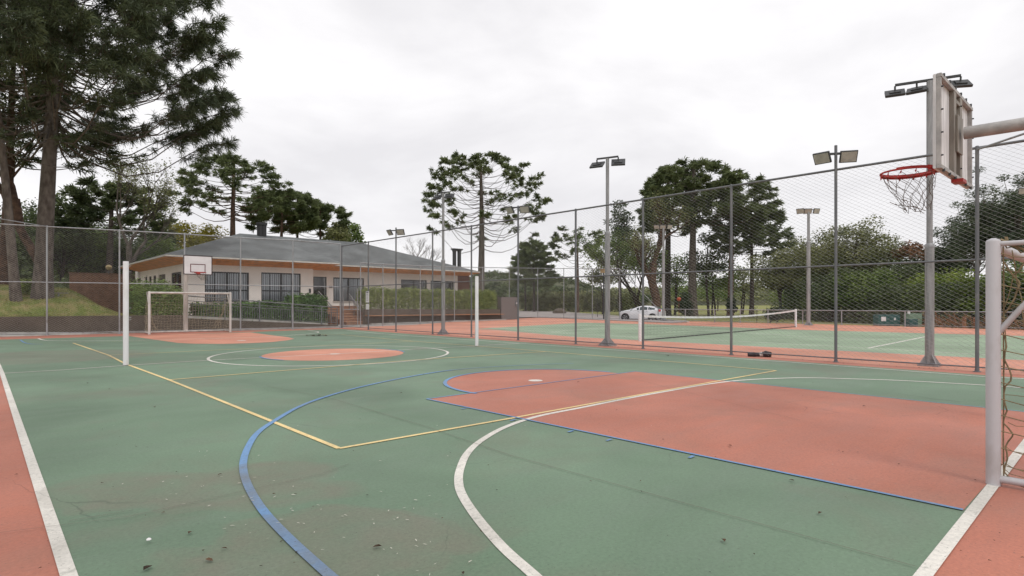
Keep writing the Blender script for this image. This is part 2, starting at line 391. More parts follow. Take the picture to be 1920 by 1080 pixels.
tF = [Vector((23.6, -16, 0)), G(1850, 628), G(1500, 618.6), G(1236, 608.5), G(1095, 605)]
sheet('tennis_court_surface', tN+tF, .004, M['tgreen'], 'pale green tennis court playing surface')
XS = 6.527; YB = 13.449
sheet('court_green_surface', [(-XS, -YB), (XS, -YB), (XS, 12.9), (4.8, 12.9), (-2.8, 12.9), (-XS, 13.3)], .002, M['green'], 'worn green surface of the multi sport court')
def arcpts(c, r, a0, a1, n=48): return [(c[0]+r*math.cos(R(a0+(a1-a0)*i/n)), c[1]+r*math.sin(R(a0+(a1-a0)*i/n))) for i in range(n+1)]
KL = [G(1806, 958), G(800, 749), G(1191, 697), (2.35, -13.41)]
SC_ = (.15, -7.50); SR = 1.72
key = [KL[0], KL[1]]+[KL[2], KL[3]]
sheet('near_key_paint', key, .004, M['red'], 'red painted key in front of the near goal')
semi = arcpts(SC_, SR, 182, -2)+[(1.75, -7.75), (-1.45, -7.75)]
sheet('near_key_circle_paint', semi, .0045, M['red'], 'red half circle at the head of the near key')
fk = [(-2.4, 13.0), (-2.3, 8.0)]+arcpts((0.05, 7.9), 1.95, 180, 0)+[(2.4, 8.0), (2.5, 13.0)]
sheet('far_key_paint', [G(238, 629.7), G(335, 643.3), G(365, 644.6), G(420, 645), G(470, 643.6), G(510, 641.5), G(540, 638), G(552, 635.5), G(540, 632.5), G(500, 627.5), G(470, 623.4)], .004, M['tred'], 'red painted key before the far goal')
CC = (-.13, -.2)
sheet('centre_circle_paint', arcpts(CC, 1.72, 0, 360)[:-1], .004, M['tred'], 'red disc in the middle of the court')
def ribbon(mb, pts, wd, z, closed=False):
    n = len(pts); a = []; b = []
    P = [Vector((p[0], p[1])) for p in pts]
    for i in range(n):
        p0 = P[i-1] if (i > 0 or closed) else P[i]; p1 = P[(i+1) % n] if (i < n-1 or closed) else P[i]
        t = (p1-p0).normalized(); q = Vector((-t.y, t.x))*wd/2
        a.append((P[i].x+q.x, P[i].y+q.y, z)); b.append((P[i].x-q.x, P[i].y-q.y, z))
    m = n if closed else n-1
    mb.add(a+b, [(i, n+i, n+(i+1) % n, (i+1) % n) for i in range(m)])
def spline(P, n=10):
    P = [Vector((p[0], p[1])) for p in P]; Q = [P[0]*2-P[1]]+P+[P[-1]*2-P[-2]]; o = []
    for i in range(1, len(Q)-2):
        for k in range(n):
            t = k/n; a, b, c, d = Q[i-1:i+3]
            o.append(.5*((2*b)+(c-a)*t+(2*a-5*b+4*c-d)*t*t+(3*b-a-3*c+d)*t**3))
    o.append(P[-1]); return o
def lineset(name, items, z, material, label):
    allm = MB()
    for i, (pts, wd) in enumerate(items):
        m = MB(); ribbon(m, pts, wd, z+i*.00012); allm.add(m.v, m.f)
    tag(allm.build(name, material), label, kind='structure')
WHs = []
WHs.append(([(-XS-.01, -14.5), G(129, 1080), G(4, 700.5), (-XS, 13.3)], .066))
WHs.append(([G(x, y) for x, y in ((650, 619.3), (720, 626.5), (975, 644), (1080, 651.5), (1300, 667), (1500, 681), (1850, 707))]+[(XS, -YB)], .06))
el0, el1 = G(1732, 1080), G(1863, 910); dd = (el1-el0).normalized()
WHs.append(([el0-dd*5, el0, el1, el1+dd*9.5], .068))
WHs.append(([G(4, 700.5), G(120, 694), G(236, 685.5), G(400, 675.5), G(628, 664), G(800, 653.5), G(892, 649), G(975, 644)], .055))
arcn = [(1040, 1115), (995, 1075), (940, 1025), (893, 970), (867, 930), (860, 905), (863, 880), (877, 850), (905, 825), (950, 800.5), (1010, 781), (1090, 765), (1180, 747), (1260, 732.5), (1330, 720.5), (1400, 712.8), (1500, 709), (1600, 711), (1700, 714.5), (1850, 723), (1920, 728)]
WHs.append((spline([G(*p) for p in arcn], 8), .065))
WHs.append((arcpts(CC, 2.86, 0, 360, 90), .065))
WHs.append((spline([G(*p) for p in ((72, 634.7), (80, 637.5), (100, 639), (170, 639.3), (230, 638.7), (340, 636.3), (450, 633.5), (520, 630.5), (580, 626), (597, 622.7), (577, 619.3))], 8), .07))
lineset('white_court_lines', WHs, .0060, M['wline'], 'white painted lines of the multi sport court')
sp = MB(); sp.poly([(p[0], p[1], .0068) for p in arcpts(G(1004, 714), .12, 0, 360, 24)[:-1]]); sp.poly([(p[0], p[1], .0068) for p in arcpts(G(628, 664), .13, 0, 360, 24)[:-1]])
sp.poly([(p[0], p[1], .0068) for p in arcpts(G(453, 638.8), .15, 0, 360, 24)[:-1]])
tag(sp.build('white_spots', M['wline']), 'round white spots painted on the court', kind='structure')
YLs = [([G(137, 643.5), G(204, 666.6), G(236, 683), G(317, 712.9), G(636, 842)], .052),
       ([G(636, 842), G(960, 785), G(1200, 741), G(1455, 695.6)], .05),
       ([G(1455, 695.6), G(1300, 682.3), G(1022.8, 659.6), G(890, 649), G(776, 640.2), G(700, 633.4), G(640, 627.7), G(600, 627.5)], .045),
       ([G(317, 712.9), G(500, 698), G(770, 676), G(1022.8, 659.6)], .05),
       ([G(204, 666.6), G(400, 657), G(560, 650.5), G(776, 640.2)], .045),
       ([G(137, 643.5), G(300, 638.5), G(600, 627.5)], .02)]
lineset('yellow_court_lines', YLs, .0078, M['yline'], 'yellow volleyball lines')
b3 = spline([G(*p) for p in ((640, 1100), (607, 1072), (540, 1010), (490, 955), (462, 905), (456, 870), (466, 838), (484, 812), (515, 790), (560, 764), (610, 745), (680, 725.5), (760, 708.5), (832, 696.5), (900, 690), (1000, 684.5), (1076, 682))], 8)
BLs = [(b3[:len(b3)*5//6], .058), (b3[len(b3)*5//6-1:], .03),
       ([KL[0], (KL[0]+KL[1])/2, KL[1]], .035), ([KL[1], KL[2]], .03), ([KL[2], KL[3]], .022),
       (arcpts(SC_, SR+.02, 186, 4), .06)]
for u, v in ((1070, 810), (1142, 826), (1296, 858), (870, 767), (962, 789)):
    g = G(u, v); BLs.append(([(g.x-.05, g.y-.01), (g.x+.04, g.y)], .03))
BLs.append((arcpts(CC, 1.75, 165, 205, 14), .06)); BLs.append((arcpts(CC, 1.75, -25, 25, 14), .05))
BLs.append((spline([G(38, 637.8), G(46, 643), G(60, 645.5), G(80, 645.8)], 4), .05))
lineset('blue_court_lines', BLs, .0096, M['bline'], 'blue basketball lines')
JT = [([G(960, 857), G(1300, 951), G(1720, 1067)], .0045), ([G(-60, 1010), G(240, 972), G(600, 892), G(1270/2+20, 872)], .0035),
      ([G(500, 725), G(620, 748), G(800, 802), G(960, 857)], .005), ([G(1190, 712), G(1500, 790)], .004), ([G(250, 960), G(130, 980)], .004)]
lineset('slab_joints', JT, .0125, M['joint'], 'hairline joints cut in the court slab')
TLs = [([G(880, 616.2), G(1080, 632), G(1500, 654), G(1850, 672), (10.8, -16)], .06), ([G(1060, 604.8), G(1095, 605.3), G(1236, 608.8), G(1500, 619), G(1850, 628.5), (23.6, -16)], .06),
       ([G(915, 613.7), G(1080, 626.7), G(1400, 640.8), G(1628, 653), G(1850, 665.5), (12, -14)], .06),
       ([G(1080, 609.5), G(1236, 613.5), G(1500, 631), G(1690, 638.5)], .06),
       ([G(1628, 653), G(1690, 640.7), G(1740, 630.5)], .09), ([G(1030, 623), G(1100, 617), G(1200, 610)], .07)]
lineset('tennis_court_lines', TLs, .0060, M['wline'], 'thin white tennis court lines')
# pavement, road
sheet('concrete_pavement', [(-13, 16.5), (-4.8, 15.7), (-.1, 14.85), (4.4, 14.25), (7.2, 14.2), (12.4, 15.15), (16.8, 17.55), (21.4, 19.85), (25, 21), (25, 24), (5, 24), (-13, 19.5)], -.008, M['concrete'], 'pale concrete pavement between the court and the clubhouse')
rd = [G(972, 597, GZ+.02), G(1050, 599, GZ+.02), G(1150, 604, GZ+.02), G(1260, 609, GZ+.02), G(1290, 607.5, GZ+.02), G(1240, 602.3, GZ+.02), G(1140, 594.6, GZ+.02), G(1050, 586.3, GZ+.02), G(972, 581.5, GZ+.02), G(880, 579, GZ+.02), G(860, 590, GZ+.02)]
sheet('road', rd, GZ+.15, M['road'], 'greyish pink paved road curving past the tennis court')
kb = MB()
for a, b in zip(rd[4:8], rd[5:9]): kb.bar((a.x, a.y, GZ+.17), (b.x, b.y, GZ+.17), .18, .1)
tag(kb.build('road_kerb', M['kerb']), 'pale kerb along the far side of the road', kind='structure')
# ================================================================== chain-link fence
random.seed(4)
def link_panel(w_, h_, px=.135, pz=.08, r=.0018, seg=.36):
    """diamond wire panel in local x/z, w_ wide, h_ high; returns arrays"""
    s = pz/px; V = []; Fc = []; base = 0
    for sg in (1, -1):
        n0 = -h_/s; x0 = n0
        while x0 < w_+h_/s:
            # line: x = x0 + t , z = s*t (sg=1) or z = h - s*t
            t0 = max(0, -x0); t1 = min(h_/s, w_-x0)
            if t1 > t0+.02:
                k = max(1, int((t1-t0)/seg))
                for i in range(k+1):
                    t = t0+(t1-t0)*i/k; x = x0+t; z = s*t if sg > 0 else h_-s*t
                    for a in (0, 2.094, 4.189): V.append((x+math.sin(a)*r*s, math.cos(a)*r+sg*r*.6, z+math.sin(a)*r))
                for i in range(k):
                    for a in range(3):
                        b = (a+1) % 3; q = base+i*3; Fc.append((q+a, q+b, q+3+b, q+3+a))
                base += (k+1)*3
            x0 += px
    return np.array(V), np.array(Fc)
_panels = {}
def put_panel(parent, a, b, z0, z1, px=.135, pz=.08, r=.0018):
    a, b = Vector(a), Vector(b); d = b-a; w_ = d.length
    V, Fc = link_panel(w_, z1-z0, px, pz, r)
    dx, dy = d.x/w_, d.y/w_
    W = np.stack([a.x+V[:, 0]*dx-V[:, 1]*dy, a.y+V[:, 0]*dy+V[:, 1]*dx, z0+V[:, 2]], 1)
    return np_mesh('mesh_panel', W, Fc, M['wire'], parent)
def fence(posts, h, label, ext={}, pr=.032, rails=(2.12,), px=.135, pz=.08, r=.0018, cap=True, skip=(), hs=None, base=0.0, bot=.09, gm_='galv'):
    root = empty('chain_link_fence', (posts[0][0], posts[0][1], base), label, 'fence')
    for i, p in enumerate(posts):
        hh = (hs[i] if hs else h)+ext.get(i, 0)
        m = MB().tube([(p[0], p[1], base), (p[0], p[1], hh)], pr, 10)
        m.lathe((p[0], p[1], base), [(pr*2.0, 0), (pr*2.0, .012), (pr*1.15, .02), (pr*1.1, .06)], 10)
        if cap: m.lathe((p[0], p[1], hh), [(pr*1.05, 0), (pr*.9, pr*.5), (.003, pr*.8)], 10)
        m.build('post', M[gm_], root, smooth=True)
    T = lambda i: (hs[i] if hs else h)
    def rail(name, f, rr):
        m = MB()
        for i in range(len(posts)-1):
            if i in skip and name != 'top_rail': continue
            m.tube([(posts[i][0], posts[i][1], f(i)), (posts[i+1][0], posts[i+1][1], f(i+1))], rr, 8)
        m.build(name, M[gm_], root, smooth=True)
    rail('top_rail', lambda i: T(i)-.02, .026)
    for z in rails: rail('middle_rail', lambda i: z+base, .02)
    rail('bottom_rail', lambda i: bot+base, .014)
    for i in range(len(posts)-1):
        if i in skip: continue
        z1 = min(T(i), T(i+1))-.03
        put_panel(root, posts[i], posts[i+1], base+.04, z1, px, pz, r)
    return root
PR_ = [G(*p) for p in FR]
PR_ = [Vector((7.06, p.y, 0)) for p in PR_]
PR_.append(Vector((7.06, -14.6, 0))); PR_.append(Vector((7.06, -17.2, 0)))
fr = fence(PR_, 4.25, 'tall galvanised chain link fence dividing the multi sport court from the tennis court', ext={2: .42, 5: .42, 9: .5}, gm_='galvdark')
m = MB().tube([(7.06, PR_[10].y, 4.2), (4.6, -14.6, 4.2)], .02, 8); m.build('corner_brace', M['galv'], fr, smooth=True)
LP_ = [(88, 629), (224, 626), (346, 623), (451, 620), (549, 618)]
PL_ = [Vector((-7.25, 15.9, 0))]+[G(*p) for p in LP_]+[Vector((7.0, PR_[0].y+.05, 0))]
fl = fence(PL_, 4.36, 'tall chain link fence behind the far goal facing the clubhouse')
m = MB().tube([(PL_[1].x, PL_[1].y, 4.34), (-7.1, 12.9, 4.34)], .02, 8); m.build('corner_brace', M['galv'], fl, smooth=True)
# tennis court end fence
E2 = [G(676, 613), G(718, 611.5), G(788, 608), G(852, 603.5), G(905, 600.2), G(955, 597.8), Vector((28.7, 21.2, 0)), Vector((29.05, 18.5, 0)), Vector((29.1, 15.5, 0)), Vector((29.2, 12.9, 0))]
tops = [492, 494.5, 498, 500, 501, 501.8, 502.5, 503, 503.5, 503.5]
hs = [CH+(HZ-t)/F*depth(p) for p, t in zip(E2, tops)]
fe = fence(E2, 4, 'tall chain link fence closing the clubhouse end of the tennis court', hs=hs, pr=.03, rails=(), px=.16, pz=.095, r=.0017)
LW = [Vector((29.2, 12.9, 0)), G(1234, 601.5), G(1285, 603), G(1340, 604.5), G(1388, 605.5), G(1440, 606.5), G(1505, 608), G(1578, 609.5), G(1697, 612.5), G(1850, 617), Vector((29.9, -12.5, 0))]
flw = fence(LW[1:], .87, 'low chain link fence along the far side of the tennis court', rails=(), px=.16, pz=.095, r=.002, cap=False)
m = MB().tube([(29.2, 12.9, hs[-1]-.05), (LW[1].x, LW[1].y, .87)], .022, 8); m.build('sloping_brace', M['galv'], flw, smooth=True)
# gate frame beside the corner
g0, g1 = Vector((7.12, 14.05, 0)), G(675, 613); 
g1 = Vector((g1.x-.04, g1.y, 0))
gr = empty('metal_gate', g0, 'narrow tubular gate with chain link infill at the court corner near the steps', 'gate')
m = MB(); hz = 2.05
m.tube([g0+Vector((.08, 0, .1)), g0+Vector((.08, 0, hz)), Vector((g1.x-.1, g1.y, hz)), Vector((g1.x-.1, g1.y, .1)), g0+Vector((.08, 0, .1))], .026, 8)
m.tube([g0+Vector((.08, 0, .95)), Vector((g1.x-.1, g1.y, .95))], .02, 8)
m.build('gate_frame', M['galv'], gr)
MB().bar(Vector((g1.x-.28, g1.y-.03, .95)), Vector((g1.x-.02, g1.y-.03, .95)), .05, .05).build('latch', M['galv'], gr)
put_panel(gr, g0+Vector((.1, 0, 0)), Vector((g1.x-.12, g1.y, 0)), .12, hz-.02)
# signs on second post
sp_ = PR_[1]
for i, (za, zb, lb) in enumerate(((1.30, 1.86, 'tall white notice board with grey lines of text, upper one on the fence post'), (1.30-.34, 1.30-.05, 'small blank white notice board, lower one on the fence post'))):
    za += .02; c = Vector((sp_.x-.05, sp_.y, (za+zb)/2+0.0))
    sr = empty('notice_board', c, lb, 'sign')
    MB().box(c, (.012, .30, zb-za)).build('panel', M['paper'], sr)
    if i == 0:
        m = MB()
        for k in range(6): m.box((c.x-.0085, c.y, za+.1+k*.07), (.003, .2-.03*(k % 3), .014))
        m.box((c.x-.0085, c.y, zb-.05), (.003, .22, .035))
        m.build('printed_text', M['ink'], sr)
# ================================================================== floodlights
def flood(parent_name, base, h, label, group, panels, rlow=.10, rup=.065, step=.5, fence_post=False, yaw=0, s=1.0):
    """panels: list of (dx along yaw, pitch, extra yaw)"""
    root = empty('floodlight_pole', base, label, 'floodlight', group)
    if not fence_post:
        m = MB(); z1 = base.z+h*step
        m.tube([base, (base.x, base.y, z1)], rlow, 18); m.build('lower_pole', M['galvpole'], root, smooth=True)
        m = MB(); m.lathe((base.x, base.y, z1), [(rlow*1.08, -.03), (rlow*1.08, .03), (rup*1.1, .06)], 18)
        m.tube([(base.x, base.y, z1+.05), (base.x, base.y, base.z+h)], rup, 16)
        m.build('upper_pole', M['galvpole'], root, smooth=True)
        m = MB(); m.box((base.x, base.y, base.z+.015), (.36*s, .36*s, .03))
        for a in range(4):
            an = a*math.pi/2+math.pi/4; d = Vector((math.cos(an), math.sin(an), 0)); q = Vector((-d.y, d.x, 0))*.008
            m.plate([base+d*rlow*.95+Vector((0, 0, .03))-q, base+d*.20*s+Vector((0, 0, .03))-q, base+d*.20*s+Vector((0, 0, .06))-q, base+d*rlow*.95+Vector((0, 0, .24))-q], q*2)
            m.lathe(base+Vector((math.cos(a*math.pi/2)*.0+d.x*.2*s, d.y*.2*s, .03)), [(.02, 0), (.02, .03)], 6)
        m.build('base_plate', M['galvpole'], root)
    top = base+Vector((0, 0, h)); ca, sa = math.cos(yaw), math.sin(yaw)
    xs_ = [p[0] for p in panels]
    m = MB(); m.bar(top+Vector((ca*min(xs_), sa*min(xs_), .02)), top+Vector((ca*max(xs_), sa*max(xs_), .02)), .05, .045)
    if fence_post: m.tube([top-Vector((0, 0, .35)), top], .03, 8)
    m.build('cross_arm', M['floodcase'], root)
    for dx, pitch, ey in panels:
        c = top+Vector((ca*dx, sa*dx, .0)); a = yaw+ey
        Mx = Matrix.Rotation(a, 3, 'Z') @ Matrix.Rotation(pitch, 3, 'X')
        nrm = Mx @ Vector((0, -1, 0)); upv = Mx @ Vector((0, 0, 1))
        c2 = c+nrm*.05-Vector((0, 0, .10*s if abs(ey) > 1 else .04))
        m = MB(); m.box(c2, (.36*s, .05, .27*s), M=Mx)
        m.box(c2-nrm*.035, (.2*s, .03, .14*s), M=Mx)
        hd = m.build('lamp_head', M['floodcase'], root)
        MB().box(c2+nrm*.029, (.32*s, .012, .23*s), M=Mx).build('glass', M['floodglass'], hd)
        b_ = MB(); b_.bar(c, c2-nrm*.02, .03, .03); b_.build('bracket', M['floodcase'], hd)
    return root
gtall = 'tall floodlight poles along the dividing fence'
# beside the dividing fence, lamps tipped towards the tennis court
pN = G(1743, 686); pM = G(1139, 648); pFar = G(831, 627)
TP = lambda p, v: CH+(HZ-v)/F*depth(p)
flood('', pN, TP(pN, 152), 'nearest floodlight pole with three lamp heads, behind the near backboard', gtall, [(-.60, R(52), R(180)), (-.22, R(56), R(168)), (.52, R(48), R(196))], .082, .056, .42, yaw=R(-71), s=1.0)
flood('', pM, TP(pM, 297), 'floodlight pole with two dark lamp heads by the tennis net', gtall, [(-.34, R(52), R(180)), (.34, R(46), R(196))], .080, .052, .60, yaw=R(-71), s=1.15)
flood('', pFar, TP(pFar, 362), 'floodlight pole nearest the clubhouse end of the dividing fence', gtall, [(-.3, R(46), R(180)), (.3, R(46), R(200))], .080, .052, .52, yaw=R(-71), s=1.05)
gf = 'floodlights fixed on top of the dividing fence'
for i, u, v, lb, s_ in ((2, 743, 433, 'pair of small floodlights on the fence post in front of the clubhouse roof', 1.0), (5, 969, 390, 'pair of floodlights on the fence post in front of the big araucaria crown', .95), (9, 1570, 290, 'pair of floodlights on the fence post between the near hoop and the large trees', .95)):
    p = PR_[i]; z = CH+(HZ-v)/F*depth(p)
    flood('', Vector((p.x, p.y, 0)), z, lb, gf, [(-.26, R(32), R(-38)), (.24, R(28), R(-2))], fence_post=True, yaw=R(-55), s=s_)
gb = 'floodlight poles on the far side of the tennis court'
for u, vf, vt, lb in ((1244, 602, 424, 'far floodlight pole standing behind the white car'), (1516, 610, 394, 'far floodlight pole beside the tennis net post')):
    p = G(u, vf); flood('', p, TP(p, vt), lb, gb, [(-.46, R(28), R(-40)), (-.05, R(30), R(-12)), (.42, R(22), R(15))], .105, .075, .72, yaw=R(-42), s=1.15)
p = Vector((19.5, -13.4, 0)); p = AT(1931, 620, 27); p.z = 0
flood('', p, TP(p, 356), 'floodlight pole mostly beyond the right edge with one lamp head showing', gb, [(-.3, R(25), R(-30)), (.2, R(25), 0)], .1, .07, .7, yaw=R(-42), s=1.1)
# ================================================================== volleyball posts
for (u, vf, vt), lb, r in (((236, 685, 490), 'tall white volleyball post nearest the camera, left of the goal', .052), ((894, 649, 518), 'white volleyball post on the right sideline near the dividing fence', .052)):
    p = G(u, vf); h = TP(p, vt); root = empty('volleyball_post', p, lb, 'post', 'volleyball posts')
    MB().lathe(p, [(r, 0), (r, h-.01), (r*.9, h)], 20).build('tube', M['whitepaint'], root, smooth=True)
    m = MB()
    for z in (h-.1, h-.22, h*.55, h*.46, .95): m.tube([p+Vector((r*.8, -.02, z)), p+Vector((r+.03, -.03, z)), p+Vector((r+.035, -.03, z+.015))], .006, 6)
    m.build('hook', M['galv'], root)
    MB().lathe(p, [(r*1.25, 0), (r*1.25, .008), (r, .012)], 20).build('floor_sleeve', M['darkframe'], root)
# ================================================================== goals
def wob(a, b, n, amp, sag=0):
    a, b = Vector(a), Vector(b); out_ = []
    for i in range(n+1):
        t = i/n; e = math.sin(math.pi*t)
        out_.append(a.lerp(b, t)+Vector((random.uniform(-1, 1), random.uniform(-1, 1), random.uniform(-1, 1)))*amp*(1 if 0 < i < n else 0)+Vector((0, 0, -sag*e)))
    return out_
def goal(pa, pb, back, h, label, mt, cord, r=.05, rb=.03, slack=.03):
    """pa, pb feet of the posts; back = vector pointing behind the goal"""
    root = empty('goal', (pa+pb)/2, label, 'goal', 'small white football goals')
    up = Vector((0, 0, 1)); bk = back.normalized()
    for p in (pa, pb): MB().lathe(p, [(r, 0), (r, h-r*.3), (r*.86, h), (r*.3, h+.012)], 24).build('post', mt, root, smooth=True)
    MB().tube([pa+up*(h-r), pb+up*(h-r)], r*.92, 20).build('crossbar', mt, root, smooth=True)
    for p in (pa, pb):
        MB().tube([p+up*(h-.03), p+bk*.46+up*(h-.03)], rb*.7, 12).build('top_arm', mt, root, smooth=True)
        MB().tube([p+up*(h*.60), p+bk*.46+up*(h-.05)], rb*.75, 12).build('brace', mt, root, smooth=True)
        MB().tube([p+up*.05, p+bk*.9+up*.05], rb*1.0, 14).build('ground_bar', mt, root, smooth=True)
    MB().tube([pa+bk*.9+up*.05, pb+bk*.9+up*.05], rb, 14).build('rear_bar', mt, root, smooth=True)
    m = MB(); random.seed(9); ln = pb-pa; nx = 26; nz = 14
    def P(s, t):                     # s along the goal, t down the back
        top = pa+ln*s+bk*.44+up*(h-.06); bot = pa+ln*s+bk*.9+up*.06
        q = top.lerp(bot, t); return q+bk*(.10*math.sin(math.pi*t))+up*(-.05*math.sin(math.pi*s)*math.cos(t*1.5))
    grid = [[P(i/nx, j/nz)+Vector((random.uniform(-1, 1), random.uniform(-1, 1), random.uniform(-1, 1)))*slack for j in range(nz+1)] for i in range(nx+1)]
    cr_ = .0035
    for i in range(nx+1): m.tube(grid[i], cr_, 4, cap=False)
    for j in range(nz+1): m.tube([grid[i][j] for i in range(nx+1)], cr_, 4, cap=False)
    for s, p in ((0, pa), (1, pb)):
        for j in range(nz+1):
            e = grid[0 if s == 0 else nx][j]; t = j/nz
            st = p+up*((h-.08)*(1-t)+.05*t)
            mid = st.lerp(e, .5)+Vector((0, 0, -.06))+ln.normalized()*(random.uniform(-.05, .05)); m.tube([st, st.lerp(mid, .5)+Vector((0, 0, -.015)), mid, mid.lerp(e, .5), e], cr_, 4, cap=False)
        for k in (1, 2, 3): m.tube([(p+up*((h-.08)*(1-j/nz)+.05*j/nz)).lerp(grid[0 if s == 0 else nx][j], k/4)+Vector((random.uniform(-1, 1), random.uniform(-1, 1), 0))*.02 for j in range(nz+1)], cr_, 4, cap=False)
    m.build('net', cord, root)
    return root
hg = 1.768
fa, fb = G(280, 627), G(432, 622.5)
gl = goal(fa, fb, Vector((0, 1, 0)), hg, 'white football goal at the far end below the small backboard', M['agedwhite'], M['farcord'], .048)
m = MB(); random.seed(3)
for p, s in ((fa, 1), (fb, -1)):
    for k in range(4):
        a = p+Vector((s*.15*k*.3, .46, hg*.72)); m.tube(wob(a, p+Vector((s*(.5-.1*k), .9, .06)), 9, .05, .1 if s > 0 else .02), .006, 4)
m.build('slack_cord', M['farcord'], gl)
na = G(1862.5, 909); nb = na+dd*3.08; nb.z = 0
gn = goal(na, nb, Vector((dd.y, -dd.x, 0)), TP(na, 450), 'white football goal cut by the right edge of the photo', M['goalpaint'], M['cord'], .044, .026, .035)
# slack cords tied to the near goal
m = MB(); random.seed(8); hN = TP(na, 450); bkN = Vector((dd.y, -dd.x, 0))
def SP(u, v, off=.0):      # point on the side frame plane of the near goal
    r_ = ray(u, v); n_ = dd; d_ = (na+n_*off-Vector((CX, CY, CH))).dot(n_)/Vector(r_).dot(n_); return AT(u, v, d_)
def cordp(pts, r=.004, off=0.02): m.tube([SP(u, v, off) for u, v in pts], r, 5)
cordp([(1881, 462), (1882, 560), (1881.5, 640), (1882, 730), (1881, 820), (1882, 893)], .005)
cordp([(1883, 492), (1891, 505), (1900, 517), (1910, 527), (1912, 532), (1906, 548), (1902, 560), (1890, 580), (1884, 586)], .006)
cordp([(1899, 516), (1910, 508), (1918, 496), (1926, 486)], .006)
cordp([(1900, 517), (1896, 535), (1891, 555), (1884, 575)], .003)
cordp([(1884, 583), (1900, 577), (1930, 566)], .003)
cordp([(1884, 628), (1887, 650), (1882, 668), (1884, 676), (1893, 694), (1896, 704), (1895, 714), (1885, 724), (1882, 738), (1883, 753), (1888, 770), (1882, 785), (1881, 793), (1891, 803), (1899, 814), (1898, 818), (1890, 828), (1885, 838), (1888, 850), (1889, 860), (1884, 875), (1883, 885), (1890, 893), (1898, 899)], .0055)
cordp([(1882, 600), (1886, 632), (1885, 660), (1883, 690)], .003)
cordp([(1884, 740), (1900, 741), (1930, 745)], .0025); cordp([(1890, 792), (1905, 799), (1930, 800)], .0025); cordp([(1884, 868), (1900, 878), (1930, 884)], .0028); cordp([(1884, 880), (1895, 889), (1930, 898)], .0025); cordp([(1884, 836), (1898, 846), (1930, 852)], .0022)
cordp([(1876, 449), (1890, 455), (1905, 462), (1925, 470)], .009); cordp([(1880, 453), (1888, 465), (1903, 462), (1914, 474), (1928, 470)], .005); cordp([(1878, 456), (1896, 452), (1908, 458), (1930, 452)], .005)
for t in range(5): cordp([(1884+t, 444), (1886+t, 450), (1883+t, 456)], .004, .03)
m.build('slack_cord', M['cord'], gn)
# ================================================================== far basketball hoop
def hoop_net(mb, c, rr, drop=.40, taper=.55, skew=(0, 0), n=12, rows=6, r=.003, jit=.012):
    P = []
    for j in range(rows+1):
        t = j/rows; row = []
        for i in range(n*1):
            a = 2*math.pi*(i+.5*(j % 2))/n; R_ = rr*(1-(1-taper)*t)
            row.append(Vector((c.x+R_*math.cos(a)+skew[0]*t, c.y+R_*math.sin(a)+skew[1]*t, c.z-drop*t))+Vector((random.uniform(-1, 1), random.uniform(-1, 1), random.uniform(-1, 1)))*jit)
        P.append(row)
    for j in range(rows):
        for i in range(n):
            i2 = (i-1) % n if j % 2 == 0 else (i+1) % n
            mb.tube([P[j][i], P[j+1][i]], r, 4, cap=False); mb.tube([P[j][i], P[j+1][i2]], r, 4, cap=False)
random.seed(12)
Yb_ = 13.2
bl, br_ = PY(343.5, 497, Yb_), PY(398, 497, Yb_)
zt, zb = CH+(HZ-478.5)/F*depth(bl)+.02, CH+(HZ-514.5)/F*depth(bl)+.0
root = empty('basketball_hoop', Vector((.09, 14.55, 0)), 'far basketball hoop on a white pole behind the far goal', 'basketball hoop', 'basketball hoops')
pb_ = PY(348, 600, 14.55); pb_.z = 0; root.location = pb_
MB().tube([pb_, pb_+Vector((0, 0, 2.3)), pb_+Vector((.02, -.12, 2.75)), Vector(((bl.x+br_.x)/2, Yb_+.1, 2.95))], [.095, .09, .08, .06], 18).build('pole', M['agedwhite'], root, smooth=True)
cx_ = (bl.x+br_.x)/2; wb = br_.x-bl.x; cz = (zt+zb)/2; hb = zt-zb
bd = MB().box((cx_, Yb_, cz), (wb, .03, hb)).build('backboard', M['board'], root)
m = MB(); t_ = .035; y_ = Yb_-.018
for x0, x1, z0, z1 in ((cx_-wb/2, cx_+wb/2, zt-t_, zt), (cx_-wb/2, cx_+wb/2, zb, zb+t_), (cx_-wb/2, cx_-wb/2+t_, zb+t_, zt-t_), (cx_+wb/2-t_, cx_+wb/2, zb+t_, zt-t_)):
    m.box(((x0+x1)/2, y_, (z0+z1)/2), (x1-x0, .006, z1-z0))
m.build('border_line', M['black'], bd)
ix0, ix1 = PY(356.5, 500, Yb_).x, PY(385, 500, Yb_).x; iz0, iz1 = zb+.10, zb+.46; t_ = .03; m = MB()
for x0, x1, z0, z1 in ((ix0, ix1, iz1-t_, iz1), (ix0, ix1, iz0, iz0+t_), (ix0, ix0+t_, iz0+t_, iz1-t_), (ix1-t_, ix1, iz0+t_, iz1-t_)): m.box(((x0+x1)/2, y_, (z0+z1)/2), (x1-x0, .006, z1-z0))
m.build('target_square', M['maroon'], bd)
def ring(mb, c, rr, r, a0=0, a1=360, n=36): mb.tube([Vector((c.x+rr*math.cos(R(a0+(a1-a0)*i/n)), c.y+rr*math.sin(R(a0+(a1-a0)*i/n)), c.z)) for i in range(n+1)], r, 8, cap=False)
rc = Vector(((ix0+ix1)/2, Yb_-.34, zb+.09)); m = MB(); ring(m, rc, .225, .012); m.box((rc.x, Yb_-.07, rc.z-.02), (.14, .12, .10)); m.build('rim', M['rim'], root)
m = MB(); hoop_net(m, rc+Vector((0, 0, -.01)), .22, .32, .5, (.16, 0)); m.build('net', M['netw'], root)
